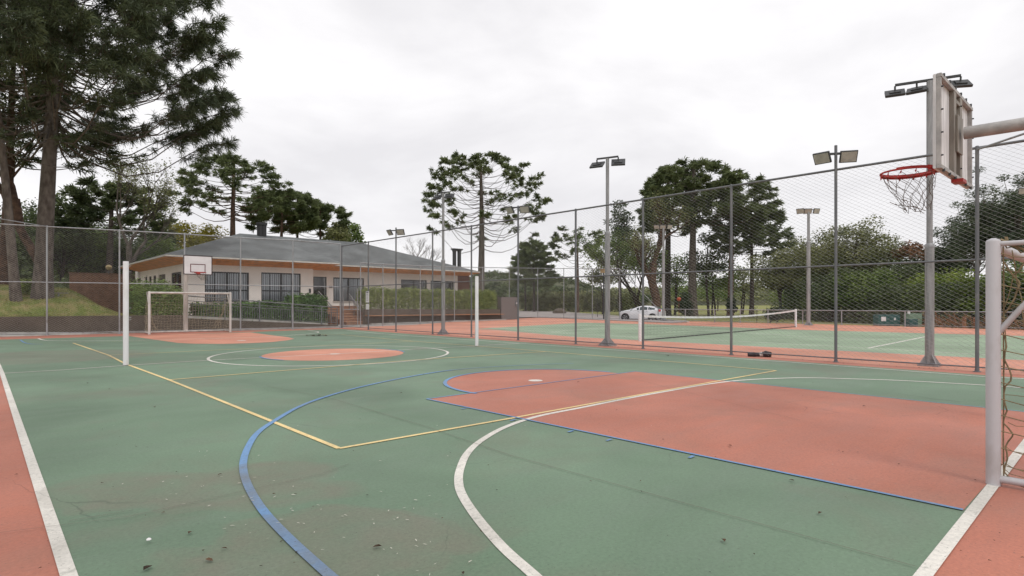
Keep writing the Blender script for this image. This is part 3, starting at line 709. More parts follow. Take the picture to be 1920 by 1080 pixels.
# ================================================================== near basketball hoop (seen from behind)
Yn = -12.95; xl, xr = -.83, .51
zt, zb = 3.262, 2.455
def nearx(u, Y): return PY(u, 300, Y).x
root = empty('basketball_hoop', Vector((-.16, -15.2, 0)), 'near basketball hoop seen from behind with a stained grey backboard and torn net', 'basketball hoop', 'basketball hoops')
cx_, cz = (xl+xr)/2, (zt+zb)/2
bd = MB().box((cx_, Yn, cz), (xr-xl, .018, zt-zb)).build('backboard', M['boardback'], root)
m = MB(); e = .05
for c, d in (((cx_, Yn-.03, zt-.015), (xr-xl, .035, .03)), ((cx_, Yn-.03, zb+.015), (xr-xl, .035, .03)), ((xl+.02, Yn-.026, cz), (.035, .032, zt-zb-.062)), ((xr-.02, Yn-.026, cz), (.035, .032, zt-zb-.062))): m.box(c, d)
m.build('angle_frame', M['dirtysteel'], bd)
m = MB()
for x in (-.29, -.03): m.box((x, Yn-.028, cz), (.10, .034, zt-zb-.066))
m.box((-.16, Yn-.055, cz), (.22, .012, .34)); m.box((-.16, Yn-.03, cz+.30), (.17, .03, .03))
m.build('stiffener', M['beamsteel'], bd)
m = MB()
for k in range(6):
    for z in (zt, zb): m.lathe((xl+.1+k*(xr-xl-.2)/5, Yn-.045, z-.006 if z > 3 else z-.018), [(.011, 0), (.011, .024)], 6)
for k in range(4):
    for x in (-.06, xl+.02, xr-.02): m.tube([(x, Yn-.042, zb+.11+k*.195), (x, Yn-.058, zb+.11+k*.195)], .007, 6)
m.build('bolt', M['darkframe'], bd)
# painted front with lines, seen only from the court
m = MB(); m.box((cx_, Yn+.012, cz), (xr-xl-.01, .004, zt-zb-.01)); ff = m.build('front_face', M['board'], bd)
m = MB(); za = 2.6
MB().tube([(-.16, Yn-.09, 2.868), (-.16, -15.2, 2.83)], .056, 22).build('support_arm', M['dirtysteel'], root, smooth=True)
MB().tube([(-.16, -15.2, 0), (-.16, -15.2, 2.95)], [.09, .08], 22).build('pole', M['agedwhite'], root, smooth=True)
rc = Vector((-.17, -12.60, 2.578)); m = MB(); ring(m, rc, .226, .0095)
m.tube([Vector((rc.x+.226*math.cos(R(a)), rc.y+.226*math.sin(R(a)), rc.z+.014)) for a in range(170, 281, 6)], .006, 6)
# flat flange strip around the rim's back half
fl_v = []; fl_f = []
for i, a in enumerate(range(-125, 100, 9)):
    for z in (-.022, .024): fl_v.append((rc.x+.232*math.cos(R(a)), rc.y+.232*math.sin(R(a)), rc.z+z))
for i in range(len(fl_v)//2-1): fl_f.append((2*i, 2*i+2, 2*i+3, 2*i+1))
m.plate([(-.26, Yn+.02, rc.z-.028), (-.06, Yn+.02, rc.z-.028), (-.10, rc.y-.19, rc.z-.028), (-.24, rc.y-.19, rc.z-.028)], (0, 0, .01))
m.plate([(-.27, Yn+.012, rc.z-.09), (-.05, Yn+.012, rc.z-.09), (-.05, Yn+.012, rc.z+.04), (-.27, Yn+.012, rc.z+.04)], (0, .008, 0))
m.add([(x, y, z) for x, y, z in fl_v], fl_f)
for i in range(12):
    a = i*math.pi/6; q = Vector((rc.x+.226*math.cos(a), rc.y+.226*math.sin(a), rc.z-.008)); m.tube([q, q+Vector((0, 0, -.028)), q+Vector((.012, .008, -.03)), q+Vector((.014, .01, -.01))], .0035, 5)
m.box((-.16, Yn-.05, zb-.025), (.16, .09, .03)); 
m.build('rim', M['rim'], root)
random.seed(21); m = MB(); rtx = Vector((cs, -sn, 0))
hoop_net(m, rc+Vector((0, 0, -.03)), .222, .34, .42, (.10*cs+.02, -.10*sn), 12, 6, .0022, .016)
for k in range(4): m.tube(wob(rc+Vector((.15*math.cos(k), .15*math.sin(k), -.28)), rc+Vector((.1*cs+.1*math.cos(k*2), -.1*sn+.1*math.sin(k*2), -.39)), 6, .02), .003, 4)
m.build('net', M['netw'], root)
# ================================================================== tennis net
ta, tb = G(1200, 640), G(1492, 613.5)
root = empty('tennis_net', (ta+tb)/2, 'tennis net with a white top band and white posts across the tennis court', 'tennis net')
hp = TP(ta, 589); hp2 = TP(tb, 580)
for p, h in ((ta, hp), (tb, hp2)):
    m = MB(); m.lathe(p, [(.055, 0), (.055, h), (.04, h+.02)], 14); m.build('post', M['whitepaint'], root, smooth=True)
def nt_(s): 
    q = ta.lerp(tb, s); top = (hp-.03)*(1-s)+(hp2-.03)*s-.17*math.sin(math.pi*s)**.9; return q, top
m = MB(); ns = 40
for i in range(ns):
    (a, za), (b, zb2) = nt_(i/ns), nt_((i+1)/ns)
    m.bar(a+Vector((0, 0, za-.035)), b+Vector((0, 0, zb2-.035)), .02, .075)
m.build('top_band', M['whitepaint'], root)
m = MB()
for i in range(ns):
    (a, za), (b, zb2) = nt_(i/ns), nt_((i+1)/ns)
    m.bar(a+Vector((0, 0, .035)), b+Vector((0, 0, .035)), .02, .035)
    for k in range(1, 9): m.tube([a+Vector((0, 0, za*k/9)), b+Vector((0, 0, zb2*k/9))], .0022, 3, cap=False)
for i in range(ns*4):
    q, z = nt_(i/(ns*4)); m.tube([q+Vector((0, 0, .03)), q+Vector((0, 0, z-.05))], .0022, 3, cap=False)
m.build('net_mesh', M['tarp'], root)
# ================================================================== rolled bundles and litter on the apron
c0, c1 = G(1402, 668.5), G(1446, 669.5)
root = empty('rolled_net', (c0+c1)/2, 'rolled up dark net bundle tied with a pale band lying along the dividing fence', 'rolled net')
md = c0.lerp(c1, .54)
m = MB(); m.tube([c0+Vector((0, 0, .05)), c0.lerp(md, .5)+Vector((0, 0, .055)), md+Vector((0, 0, .045))], [.045, .055, .035], 12); m.build('long_roll', M['tarp'], root, smooth=True)
m = MB(); m.tube([md+Vector((.04, -.03, .06)), md.lerp(c1, .5)+Vector((0, 0, .075)), c1+Vector((0, 0, .06))], [.055, .075, .06], 12); m.build('thick_roll', M['tarp'], root, smooth=True)
m = MB(); m.tube([md+Vector((-.01, .02, .05)), md+Vector((.03, -.03, .065))], [.05, .062], 12); m.build('pale_band', M['agedwhite'], root, smooth=True)
random.seed(5)
def scatter(name, spots, mt, label, curl=.3, asps=(.25, .6)):
    V = []; Fc = []
    for p, s in spots:
        a = random.uniform(0, 6.28); asp = random.uniform(*asps); h = s*curl*random.uniform(.2, 1)
        loc = [(-.5, 0, 0), (-.15, -asp*.5, h*.6), (.25, -asp*.4, h), (.5, 0, .2*h), (.2, asp*.45, h*.8), (-.2, asp*.5, h*.5)]
        b = len(V)
        for x, y, z in loc: V.append((p.x+(x*math.cos(a)-y*math.sin(a))*s, p.y+(x*math.sin(a)+y*math.cos(a))*s, .0135+z))
        Fc.append((b, b+1, b+2, b+3, b+4, b+5))
    m = MB(); m.v = V; m.f = Fc; return tag(m.build(name, mt), label, kind='stuff')
sp1 = []
for i in range(150):
    u = random.uniform(-20, 1940); v = 640+440*random.random()**1.7
    sp1.append((G(u, v), random.uniform(.008, .026)))
for u, v, s in ((1538, 966, .05), (1368, 838, .05), (1484, 904, .04), (412, 893, .035), (392, 1055, .05), (277, 1070, .06), (707, 1030, .05), (205, 731, .06), (165, 720, .05), (290, 765, .05), (1252, 668, .1), (1620, 763, .05), (1084, 718, .05), (751, 739, .05), (356, 1003, .04), (420, 1033, .04), (1357, 1018, .045)): sp1.append((G(u, v), s))
for i in range(170):
    y = random.uniform(-14, 13.5); sp1.append((Vector((7.0-abs(random.gauss(0, .10)), y, 0)), random.uniform(.02, .05)))  # dark leaves added along the fence foot in place of its shadow fringe
for i in range(60):
    sp1.append((Vector((random.uniform(-5, 6.5), 0, 0)), random.uniform(.02, .05))); q = sp1[-1][0]; q.y = 15.2-.105*(q.x+4.75)-abs(random.gauss(0, .15))
scatter('leaves_and_fence_shade', sp1, M['deadleaf'], 'small dark fallen leaves and grit scattered on the court, with a dark row standing in for the fence foot shadow')
sp2 = []
for cu, cv, su, sv, n in ((500, 900, 90, 40, 26), (760, 1020, 60, 50, 24), (600, 985, 120, 25, 18), (330, 920, 80, 40, 10), (1000, 850, 400, 100, 12)):
    for i in range(n): sp2.append((G(random.gauss(cu, su), max(800, random.gauss(cv, sv))), random.uniform(.014, .034)))
scatter('pale_petals', sp2, M['flake'], 'thin white petals and flakes scattered on the worn green paint', .1, (.1, .3))
p = G(279, 1020); st = MB().lathe(p+Vector((0, 0, .02)), [(.006, 0), (.013, .004), (.011, .009), (.004, .013)], 9); o = st.build('pebble', M['paper'], smooth=True); tag(o, 'small white pebble on the green court by the left sideline', 'pebble')
random.seed(31)
def leafpile(u, v, s, lb):
    p = G(u, v); m = MB()
    for i in range(60):
        a = random.uniform(0, 6.28); r_ = s*random.random()**.5; q = p+rtx*(r_*math.cos(a))+Vector((sn, cs, 0))*(r_*.45*math.sin(a)); z = .025+.05*(1-r_/s)*random.random()
        t_ = random.uniform(0, 6.28); l = random.uniform(.04, .09); d1 = Vector((math.cos(t_), math.sin(t_), random.uniform(-.1, .4)))*l; d2 = Vector((-math.sin(t_), math.cos(t_), random.uniform(-.2, .3)))*l*.3
        q.z = z; m.add([q-d1, q-d2, q+d1, q+d2], [(0, 1, 2, 3)])
    tag(m.build('leaf_pile', M['deadleaf']), lb, 'leaf pile')
leafpile(594, 630, .42, 'dark tuft of fallen needles lying on the green court right of the far goal')
leafpile(495, 617.8, .38, 'dark clump of leaves on the red strip at the foot of the far fence')
#==VEG==
# ================================================================== clubhouse
def pane_mat():
    m = bpy.data.materials.new('window_pane'); m.use_nodes = True; t = m.node_tree; t.nodes.clear()
    o = N(t, 'ShaderNodeOutputMaterial'); mi = N(t, 'ShaderNodeMixShader'); tr = N(t, 'ShaderNodeBsdfTransparent'); gl_ = N(t, 'ShaderNodeBsdfGlossy')
    tr.inputs[0].default_value = (.86, .88, .90, 1); gl_.inputs['Roughness'].default_value = .04
    fr_ = N(t, 'ShaderNodeFresnel'); fr_.inputs[0].default_value = 1.5
    nz = N(t, 'ShaderNodeTexNoise'); nz.inputs['Scale'].default_value = 1.2
    bp = N(t, 'ShaderNodeBump'); bp.inputs['Strength'].default_value = .05; t.links.new(nz.outputs[0], bp.inputs['Height']); t.links.new(bp.outputs[0], gl_.inputs['Normal'])
    t.links.new(fr_.outputs[0], mi.inputs[0]); t.links.new(tr.outputs[0], mi.inputs[1]); t.links.new(gl_.outputs[0], mi.inputs[2]); t.links.new(mi.outputs[0], o.inputs[0])
    return m
M['pane'] = pane_mat()
house = empty('clubhouse', Vector((9, 26, 0)), 'single storey cream clubhouse with grey hipped roof and orange timber eaves', 'building')
YM, YR, XL = 21.0, 22.3, 1.42
ZS = 3.42
def span(u0, u1, vt, vb, Y):
    a, b = PY(u0, vt, Y), PY(u1, vt, Y); c = PY(u0, vb, Y)
    return a.x, b.x, c.z, a.z
def spanx(u0, u1, vt, vb, X):
    a, b = PX(u0, vt, X), PX(u1, vt, X); c = PX(u0, vb, X)
    return a.y, b.y, c.z, a.z
w1 = span(384, 467, 508.5, 566, YM); w2 = span(490, 564, 510.5, 566, YM)
dr = span(587.5, 612.5, 518.5, 573.5, YR); w3 = span(625, 682.6, 520, 564.5, YR); w4 = span(752, 800.5, 524, 541.5, YR); w5 = span(807.5, 851, 526, 542.5, YR)
lw = [spanx(340, 321, 509, 541.5, XL), spanx(310, 297, 513.5, 548, XL), spanx(292.5, 287.3, 516, 536.5, XL), spanx(284, 279.5, 517.5, 536.5, XL), spanx(276, 271.8, 518.5, 536.5, XL), spanx(264, 256.8, 521, 552, XL)]
lw = [(min(a, b), max(a, b), c, d) for a, b, c, d in lw]
xME = PY(587, 500, YM).x; xRE = PY(858, 500, YR).x; yLE = 33.8
def wall(axis, fixed, s0, s1, z0, z1, th, ops, name='wall'):
    m = MB(); br = sorted(set([s0, s1]+[o[0] for o in ops]+[o[1] for o in ops]))
    for a, b in zip(br, br[1:]):
        col_ = [o for o in ops if o[0] <= a+1e-6 and o[1] >= b-1e-6]; segs = [(z0, z1)]
        for o in col_: segs = [(z0, o[2]), (o[3], z1)]
        for c, d in segs:
            if d-c < .01: continue
            if axis == 'x': m.box(((a+b)/2, fixed+th/2, (c+d)/2), (b-a, th, d-c))
            else: m.box((fixed+th/2, (a+b)/2, (c+d)/2), (th, b-a, d-c))
    return m.build(name, M['wall'], house)
wall('x', YM, XL, xME, 0, ZS+.3, .2, [w1, w2])
wall('y', XL, YM+.2, yLE, 0, ZS+.3, .2, lw)
wall('y', xME-.2, YM+.2, YR+.2, 0, ZS+.3, .2, [])
wall('x', YR, xME+.001, xRE, 0, ZS+.3, .2, [dr, w3, w4, w5])
wall('y', xRE-.2, YR+.201, 33, 0, ZS+.2, .2, [])
m = MB().box(((XL+xRE)/2, 33.9, 1.8), (xRE-XL, .2, 3.4)); m.build('wall', M['wall'], house)
bx0, bx1 = xRE+.003, PY(882, 520, YR).x
m = MB().box(((bx0+bx1)/2, YR+.35, 1.7), (bx1-bx0, .5, 3.5)); m.build('brick_pier', M['brick'], house)
def window(o, Y, mull=1, bar=None, axis='x', curtain=True, name='window', mirror=0):
    x0, x1, z0, z1 = o; sg = 1; fw = .07
    def B(m, a, b, c, d, dep, th):
        if axis == 'x': m.box(((a+b)/2, Y+dep, (c+d)/2), (b-a, th, d-c))
        else: m.box((Y+dep, (a+b)/2, (c+d)/2), (th, b-a, d-c))
    m = MB(); dp, th = .07, .06
    B(m, x0+.002, x1-.002, z1-fw, z1-.002, dp, th); B(m, x0+.002, x1-.002, z0+.002, z0+fw, dp, th); B(m, x0+.002, x0+fw, z0+fw, z1-fw, dp, th); B(m, x1-fw, x1-.002, z0+fw, z1-fw, dp, th)
    for k in range(mull):
        c = x0+(x1-x0)*(k+1)/(mull+1); B(m, c-fw*.75, c+fw*.75, z0+fw, z1-fw, dp-.004, th)
    if bar: B(m, x0+fw, x1-fw, bar-fw*.5, bar+fw*.5, dp+.003, th-.012)
    f = m.build(name, M['darkframe'], house)
    m = MB(); B(m, x0+fw, x1-fw, z0+fw, z1-fw, dp+.012, .006); m.build('pane', M['pane'], f)
    if curtain:
        m = MB(); x = x0+fw; i = 0
        while x < x1-fw-.05:
            wv = .085+.02*math.sin(i*1.7)
            B(m, x, min(x+wv, x1-fw), z0+.06, z1-.06, .13+.015*(i % 2), .012); x += wv+.035+(.03 if i % 5 == 3 else 0); i += 1
        m.build('curtain', M['curtain'], f)
    m = MB(); B(m, x0-.05, x1+.05, z0-.05, z1+.05, .42, .02); m.build('painted_dark_interior', M['black'], f)  # black panel stands in for the darkness of the unlit room
    if name == 'window':
        m = MB(); B(m, x0-.03, x1+.03, z0-.05, z0-.003, -.02, .12); m.build('sill', M['sill'], f)
    return f
bar_ = PY(420, 544, YM).z
window(w1, YM, 1, bar_); window(w2, YM, 1, bar_)
window(w3, YR, 1); window(w4, YR, 1, curtain=False); window(w5, YR, 1, curtain=False)
d = window(dr, YR, 0, None, curtain=False, name='door')
MB().box((dr[1]-.14, YR+.02, dr[2]+.9), (.03, .05, .22)).build('handle', M['galv'], d)
window(lw[0], XL, 1, axis='y', curtain=True); 
for o in lw[2:5]: window(o, XL, 0, axis='y', curtain=False)
for o in (lw[1], lw[5]):
    m = MB().box((XL+.08, (o[0]+o[1])/2, (o[2]+o[3])/2), (.05, o[1]-o[0]-.004, o[3]-o[2]-.004)); f = m.build('door', mat('door_brown', (.075, .055, .045), .6), house)
    MB().box((XL+.04, o[0]+.15, o[2]+.9), (.05, .1, .03)).build('handle', M['galv'], f)
for yy in (lw[1][0]-.7, lw[1][1]+.75, lw[5][0]-.55):
    m = MB().box((XL-.035, yy, 2.28), (.07, .10, .16)); m.box((XL-.035, yy, 2.28), (.09, .06, .1)); m.build('wall_lamp', M['darkframe'], house)
m = MB().box((dr[1]+.28, YR-.03, 2.35), (.22, .05, .1)); m.build('wall_lamp', M['darkframe'], house)
m = MB().box((xME-.22, YM-.05, 2.05), (.1, .08, .25)); m.build('wall_lamp', M['darkframe'], house)
# roof
E0 = Vector((.32, 19.9, 3.78)); T = PY(637, 492.5, 19.9); T.z = 3.78; YR2 = 21.15
RY = 25.6; RZ = 5.80; R0 = Vector((5.75, RY, RZ)); Af = Vector((7.2, RY, RZ)); R1 = Vector((14.3, RY, RZ))
Pp = Vector((T.x-.35, YR2, 3.76)); E1 = PY(899, 507, YR2); E1.z = 3.74; EB = Vector((.32, 33.2, 3.78)); EB1 = Vector((E1.x, 31, 3.74))
th = Vector((0, 0, -.07))
rf = MB(); dn = Vector((0, 0, -.10))
rf.plate([E0, T, Af, R0], dn); rf.plate([T, T+Vector((0, YR2-19.9, -.02)), Af], dn); rf.plate([Pp, E1, R1, Af+Vector((0, 0, -.03))], dn)
rf.plate([EB, E0, R0], dn); rf.plate([E1, EB1, R1], dn); rf.plate([EB1, EB, R0, R1], dn)
roof = rf.build('roof', M['roof'], house)
gu = MB()
for a, b in ((E0, T), (EB, E0), (Pp, E1)): gu.bar(a+Vector((0, -.03 if a.y == b.y else 0, -.045)), b+Vector((0, -.03 if a.y == b.y else 0, -.045)), .07, .075)
gu.build('gutter', M['kerb'], roof)
wz = ZS
sf = MB(); o_ = Vector((0, 0, .03)); q = -.115
def dz(p, z): return Vector((p[0], p[1], p[2]+z))
sf.plate([dz(E0, q), dz(T, q), (xME+.02, YM-.004, wz), (XL-.004, YM-.004, wz)], (0, 0, .02))
sf.plate([dz(T, q), dz(T, q)+Vector((-.2, YR2-19.9+.1, 0)), (xME+.02, YR-.1, wz+.0), (xME+.02, YM-.004, wz)], (0, 0, .02))
sf.plate([dz(Pp, q-.02)+Vector((-.1, 0, 0)), dz(E1, q), (xRE+1.0, YR-.004, wz), (xME+.02, YR-.004, wz)], (0, 0, .02))
sf.build('soffit', M['soffit'], house)
sf = MB(); sf.plate([dz(EB, q), dz(E0, q), (XL-.004, YM-.004, wz), (XL-.004, 32.6, wz)], (0, 0, .02)); sf.build('soffit', M['soffitx'], house)
for u, v, hh, r in ((487.5, 441, 1.0, .19), (494, 441.5, .98, .19), (852, 498, 1.22, .17), (861, 498, 1.22, .17)):
    if u < 600: p = PY(u, v, RY-.2)
    else: p = PY(u, v, 24.8)
    b_ = p-Vector((0, 0, .9 if u > 600 else .35)); top_ = p.z+(.62 if u < 600 else 1.17)
    m = MB().tube([b_, (p.x, p.y, top_)], r if u < 600 else r*.95, 16)
    m.lathe((p.x, p.y, top_), [(r*1.0, 0), (r*1.0, .03), (r*1.25, .05), (r*1.25, .22), (r*.6, .24)], 16)
    m.build('chimney', M['chimney'], roof)
m = MB().box(((PY(848, 468, 24.8).x+PY(865, 468, 24.8).x)/2, 24.8, PY(856, 467.5, 24.8).z), (.95, .45, .10)); m.build('chimney_cap', M['chimney'], roof)
# base course in front of door + steps
m = MB().box(((xME+11.6)/2, 21.6, .52), (11.6-xME, 1.4, 1.12-.0)); 
land = m.build('landing', M['sill'], house)
stp = empty('front_steps', Vector((9.9, 19, 0)), 'flight of orange brown tiled steps leading up to the clubhouse door', 'steps')
n_ = 7
for k in range(n_):
    z1 = 1.08*(n_-k)/(n_+0.0); y0 = 20.9-k*.46-.46
    m = MB().box((9.95+.12*k, y0+.23, z1/2), (2.9, .46-.004, z1)); st_ = m.build('step', M['riser_shade'], stp); MB().box((9.95+.12*k, y0+.22, z1+.012), (2.96, .50, .026)).build('tread', M['step'], st_)
# metal step handrails
for (u0, v0, u1, v1, Y0, Y1), lb in (((597, 546, 621, 573, 20.6, 18.3), 'double tube handrail on the left of the steps'), ((655, 552, 673, 575, 19.8, 17.8), 'short handrail on the right of the steps')):
    a, b = PY(u0, v0, Y0), PY(u1, v1, Y1); root = empty('handrail', Vector((a.x, a.y, 0)), lb+' up to the dark glass door' if 'left' in lb else lb+' beside the planter wall', 'handrail')
    m = MB().tube([a, b, b-Vector((0, 0, .12))], .03, 8); m.build('top_tube', M['galv'], root, smooth=True)
    m = MB().tube([a-Vector((0, 0, .16)), b-Vector((0, 0, .16))], .022, 8); m.build('lower_tube', M['galv'], root, smooth=True)
    m = MB()
    for t in (0, .5, 1): q_ = a.lerp(b, t); m.tube([q_, (q_.x, q_.y, max(.0, q_.z-.95))], .024, 8)
    m.build('post', M['rail'], root, smooth=True)
# retaining wall, ramp, railing
YW = 16.3
xw1 = PY(350, 600, YW).x
rw = MB(); rw.plate([(-14, YW, -.1), (xw1, YW, -.1), (xw1, YW, .735), (-14, YW, .76)], (0, .22, 0))
tag(rw.build('retaining_wall', M['brownwall']), 'long dark brown retaining wall in front of the grassy mound', 'wall')
xr0, xr1 = xw1+.003, PY(634, 611, YW).x
ra = empty('ramp', Vector((4, YW, 0)), 'sloping access ramp with a brown side wall running down behind the fence', 'ramp')
rw = MB(); rw.plate([(xr0, YW, -.1), (xr1, YW, -.1), (xr1, YW, .06), (xr0, YW, .58)], (0, .2, 0)); rw.build('side_wall', M['brownwall'], ra)
rw = MB(); rw.plate([(xr0, YW+.2, .56), (xr1, YW+.2, .04), (xr1, YW+1.3, .04), (xr0, YW+1.3, .56)], (0, 0, -.1)); rw.plate([(xr0, YW+1.3, -.1), (xr1, YW+1.3, -.1), (xr1, YW+1.3, .12), (xr0, YW+1.3, .70)], (0, .15, 0)); rw.build('ramp_floor', M['concrete'], ra)
def rz_(x): return .58+(x-xr0)/(xr1-xr0)*(.06-.58)
ral = empty('railing', Vector((4, YW+.1, 0)), 'dark metal railing with upright bars along the sloping ramp', 'railing')
m = MB(); Y_ = YW+.1
m.tube([(xr0+.05, Y_, rz_(xr0)+1.05), (xr1-.1, Y_, rz_(xr1)+.98), (xr1, Y_, rz_(xr1)+.93), (xr1, Y_, .03)], .028, 8); m.build('top_rail', M['rail'], ral, smooth=True)
m = MB()
for h in (.82, .70, .12): m.bar((xr0+.05, Y_, rz_(xr0)+h), (xr1-.02, Y_, rz_(xr1)+h), .03, .03)
m.build('cross_rail', M['rail'], ral)
x = xr0+.05; k = 0
while x < xr1-.05:
    m = MB()
    if k % 14 == 0: m.box((x, Y_, rz_(x)+.5), (.055, .055, 1.0))
    else: m.box((x, Y_, rz_(x)+.41), (.018, .03, .58))
    m.build('rail_post' if k % 14 == 0 else 'baluster', M['rail'], ral); x += .118; k += 1
# concrete curb strip, sloping up to the left, between court and wall
cb = MB(); cb.plate([(-14, 15.95, -.02), (-2.6, 15.35, -.02), (-2.6, 15.35, .02), (-4.8, 15.72, .12), (-14, 16.0, .42)], (0, .28, 0))
tag(cb.build('kerb_wall', M['concrete']), 'low pale concrete kerb rising to the left behind the court fence', 'kerb')
cb = MB()
pts_ = [(-2.6, 15.4), (-.1, 15.05), (4.4, 14.5), (6.9, 14.35)]
for a, b in zip(pts_, pts_[1:]): cb.bar((a[0], a[1], .03), (b[0], b[1], .03), .16, .07)
tag(cb.build('court_kerb', M['concrete']), 'thin concrete kerb strip along the far edge of the court', 'kerb')
# planter wall with bench on the right
W0, W1 = G(684, 608.5), G(938, 600)
pw = empty('planter_wall', (W0+W1)/2, 'brown planter wall with a timber bench ledge below the clipped hedge', 'wall')
m = MB(); up = Vector((0, 0, 1)); nrm_ = (W1-W0).cross(up).normalized()
if nrm_.y > 0: nrm_ = -nrm_
za = CH+(HZ-579.5)/F*depth(W0)
m.plate([W0, W1, W1+up*.80, W0+up*(za)], -nrm_*.25); m.build('wall_face', M['brownwall'], pw)
m = MB(); m.plate([W0+up*.50+nrm_*.005, W1+up*.42+nrm_*.005, W1+up*.42+nrm_*.42, W0+up*.50+nrm_*.42], (0, 0, .055)); m.build('bench_ledge', M['wood'], pw)
m = MB(); q0, q1 = W0+nrm_*.75, W1+nrm_*.6; m.plate([q0, q1, q1-nrm_*.25, q0-nrm_*.25], (0, 0, .08)); m.build('base_kerb', M['concrete'], pw)
P0, P1 = G(940, 600), G(972, 598.5); hh = CH+(HZ-557)/F*depth(P0)
gp = empty('entrance_pillar', (P0+P1)/2, 'square grey pillar with an intercom panel at the end of the hedge', 'pillar')
MB().plate([P0, P1, P1+up*hh, P0+up*hh], (0, .5, 0)).build('pillar_body', M['greypillar'], gp)
c_ = G(967, 598.7)+nrm_*.03; m = MB().box((c_.x, c_.y-.05, 1.25), (.26, .05, .42)); pn = m.build('intercom', M['rail'], gp)
MB().box((c_.x, c_.y-.08, 1.27), (.09, .02, .09)).build('button', M['paper'], pn)
# brown clad garden wall behind the left of the house
a, b = PY(142, 512, 34), PY(256, 513, 34)
m = MB().box(((a.x+XL)/2-.0, 34.4, a.z/2), (XL-a.x+.6, .2, a.z)); m.box(((a.x+XL)/2, 34.4, a.z+.03), (XL-a.x+.7, .3, .06))
tag(m.build('garden_wall', M['slatwall']), 'tall reddish brown slatted wall running left from the back of the clubhouse', 'wall')
# ================================================================== mound
def smooth(t): t = max(0, min(1, t)); return t*t*(3-2*t)
def mh(x, y):
    if y < YW+.1: return .7
    e = .62*smooth((y-YW-.1)/1.7)+.38*smooth((y-YW-2.2)/2.6)+.05*math.sin(x*1.3)*smooth((y-YW)/1.5)*smooth((3-y+YW)/1.5)
    top = 2.05+.12*math.sin(x*.5)+.08*math.sin(y*.9+x)
    edge = smooth((-1.45-x)/2.3)
    z = .70+(top-.70)*e*edge
    if x > -1.5: z -= .9*smooth((x+1.5)/1.2)
    return z+.03*mnoise.noise(Vector((x*1.3, y*1.3, 0)))
mx_ = [-16+i*.25 for i in range(66)]; my = [YW+.18+j*.25 for j in range(60)]
m = MB(); m.v = [(x, y, mh(x, y)) for y in my for x in mx_]; n_ = len(mx_)
m.f = [(j*n_+i, j*n_+i+1, (j+1)*n_+i+1, (j+1)*n_+i) for j in range(len(my)-1) for i in range(n_-1)]
tag(m.build('grassy_mound', M['moundgrass'], smooth=True), 'grassy mound of short green and straw grass behind the brown wall', kind='structure')
rng = np.random.default_rng(3)
def blades(name, n, fx, label, mt, s=.05):
    V = []; Fc = []
    for i in range(n):
        p = fx()
        a = random.uniform(0, 6.28); l = s*random.uniform(.6, 1.6); c, s_ = math.cos(a)*.012, math.sin(a)*.012
        b = len(V); V += [(p[0]-c, p[1]-s_, p[2]-.01), (p[0]+c, p[1]+s_, p[2]-.01), (p[0]+random.uniform(-.04, .04), p[1]+random.uniform(-.04, .04), p[2]+l)]; Fc.append((b, b+1, b+2))
    return tag(np_mesh(name, np.array(V), np.array(Fc), mt, None, 3), label, kind='stuff')
def fx():
    x = random.uniform(-13, -1.2); y = YW+.2+13*random.random()**1.5; return (x, y, mh(x, y))
blades('mound_grass_tufts', 42000, fx, 'short uneven grass growing on the mound', M['blade'], .055)
# ================================================================== vegetation tools
def basis(D):
    D = D/np.linalg.norm(D, axis=1, keepdims=True); a = np.cross(D, np.array([0.13, .21, .97])[None]); a /= np.linalg.norm(a, axis=1, keepdims=True)+1e-9
    return D, a, np.cross(D, a)
def leaf_quads(C, s, rng, asp=.6, up=.3):
    n = len(C); D = rng.normal(size=(n, 3)); D, a, b = basis(D); D[:, 2] += 0
    s = s*(.6+.8*rng.random(n))[:, None]
    V = np.stack([C-a*s*.5, C-b*s*.5*asp, C+a*s*.5+D*s*.1, C+b*s*.5*asp], 1).reshape(-1, 3)
    return V, np.arange(n*4).reshape(n, 4)
def strands(C, D, L_, wd, rng, droop=0.):
    """thin bent blades from C along D; two quads... one tapered quad + tip"""
    n = len(C); D, a, b = basis(D); th = rng.random(n)[:, None]*6.28; sd = a*np.cos(th)+b*np.sin(th); L_ = (L_*(.7+.6*rng.random(n)))[:, None]; wd = wd*(.8+.4*rng.random(n))[:, None]
    mid = C+D*L_*.55; tip = C+D*L_+np.array([0, 0, -1.])[None]*droop*L_
    V = np.stack([C-sd*wd*.3, C+sd*wd*.3, mid+sd*wd*.5, mid-sd*wd*.5, tip+sd*wd*.12, tip-sd*wd*.12], 1).reshape(-1, 3)
    i = np.arange(n)[:, None]*6
    return V, np.concatenate([i+np.array([[0, 1, 2, 3]]), i+np.array([[3, 2, 4, 5]])], 0)
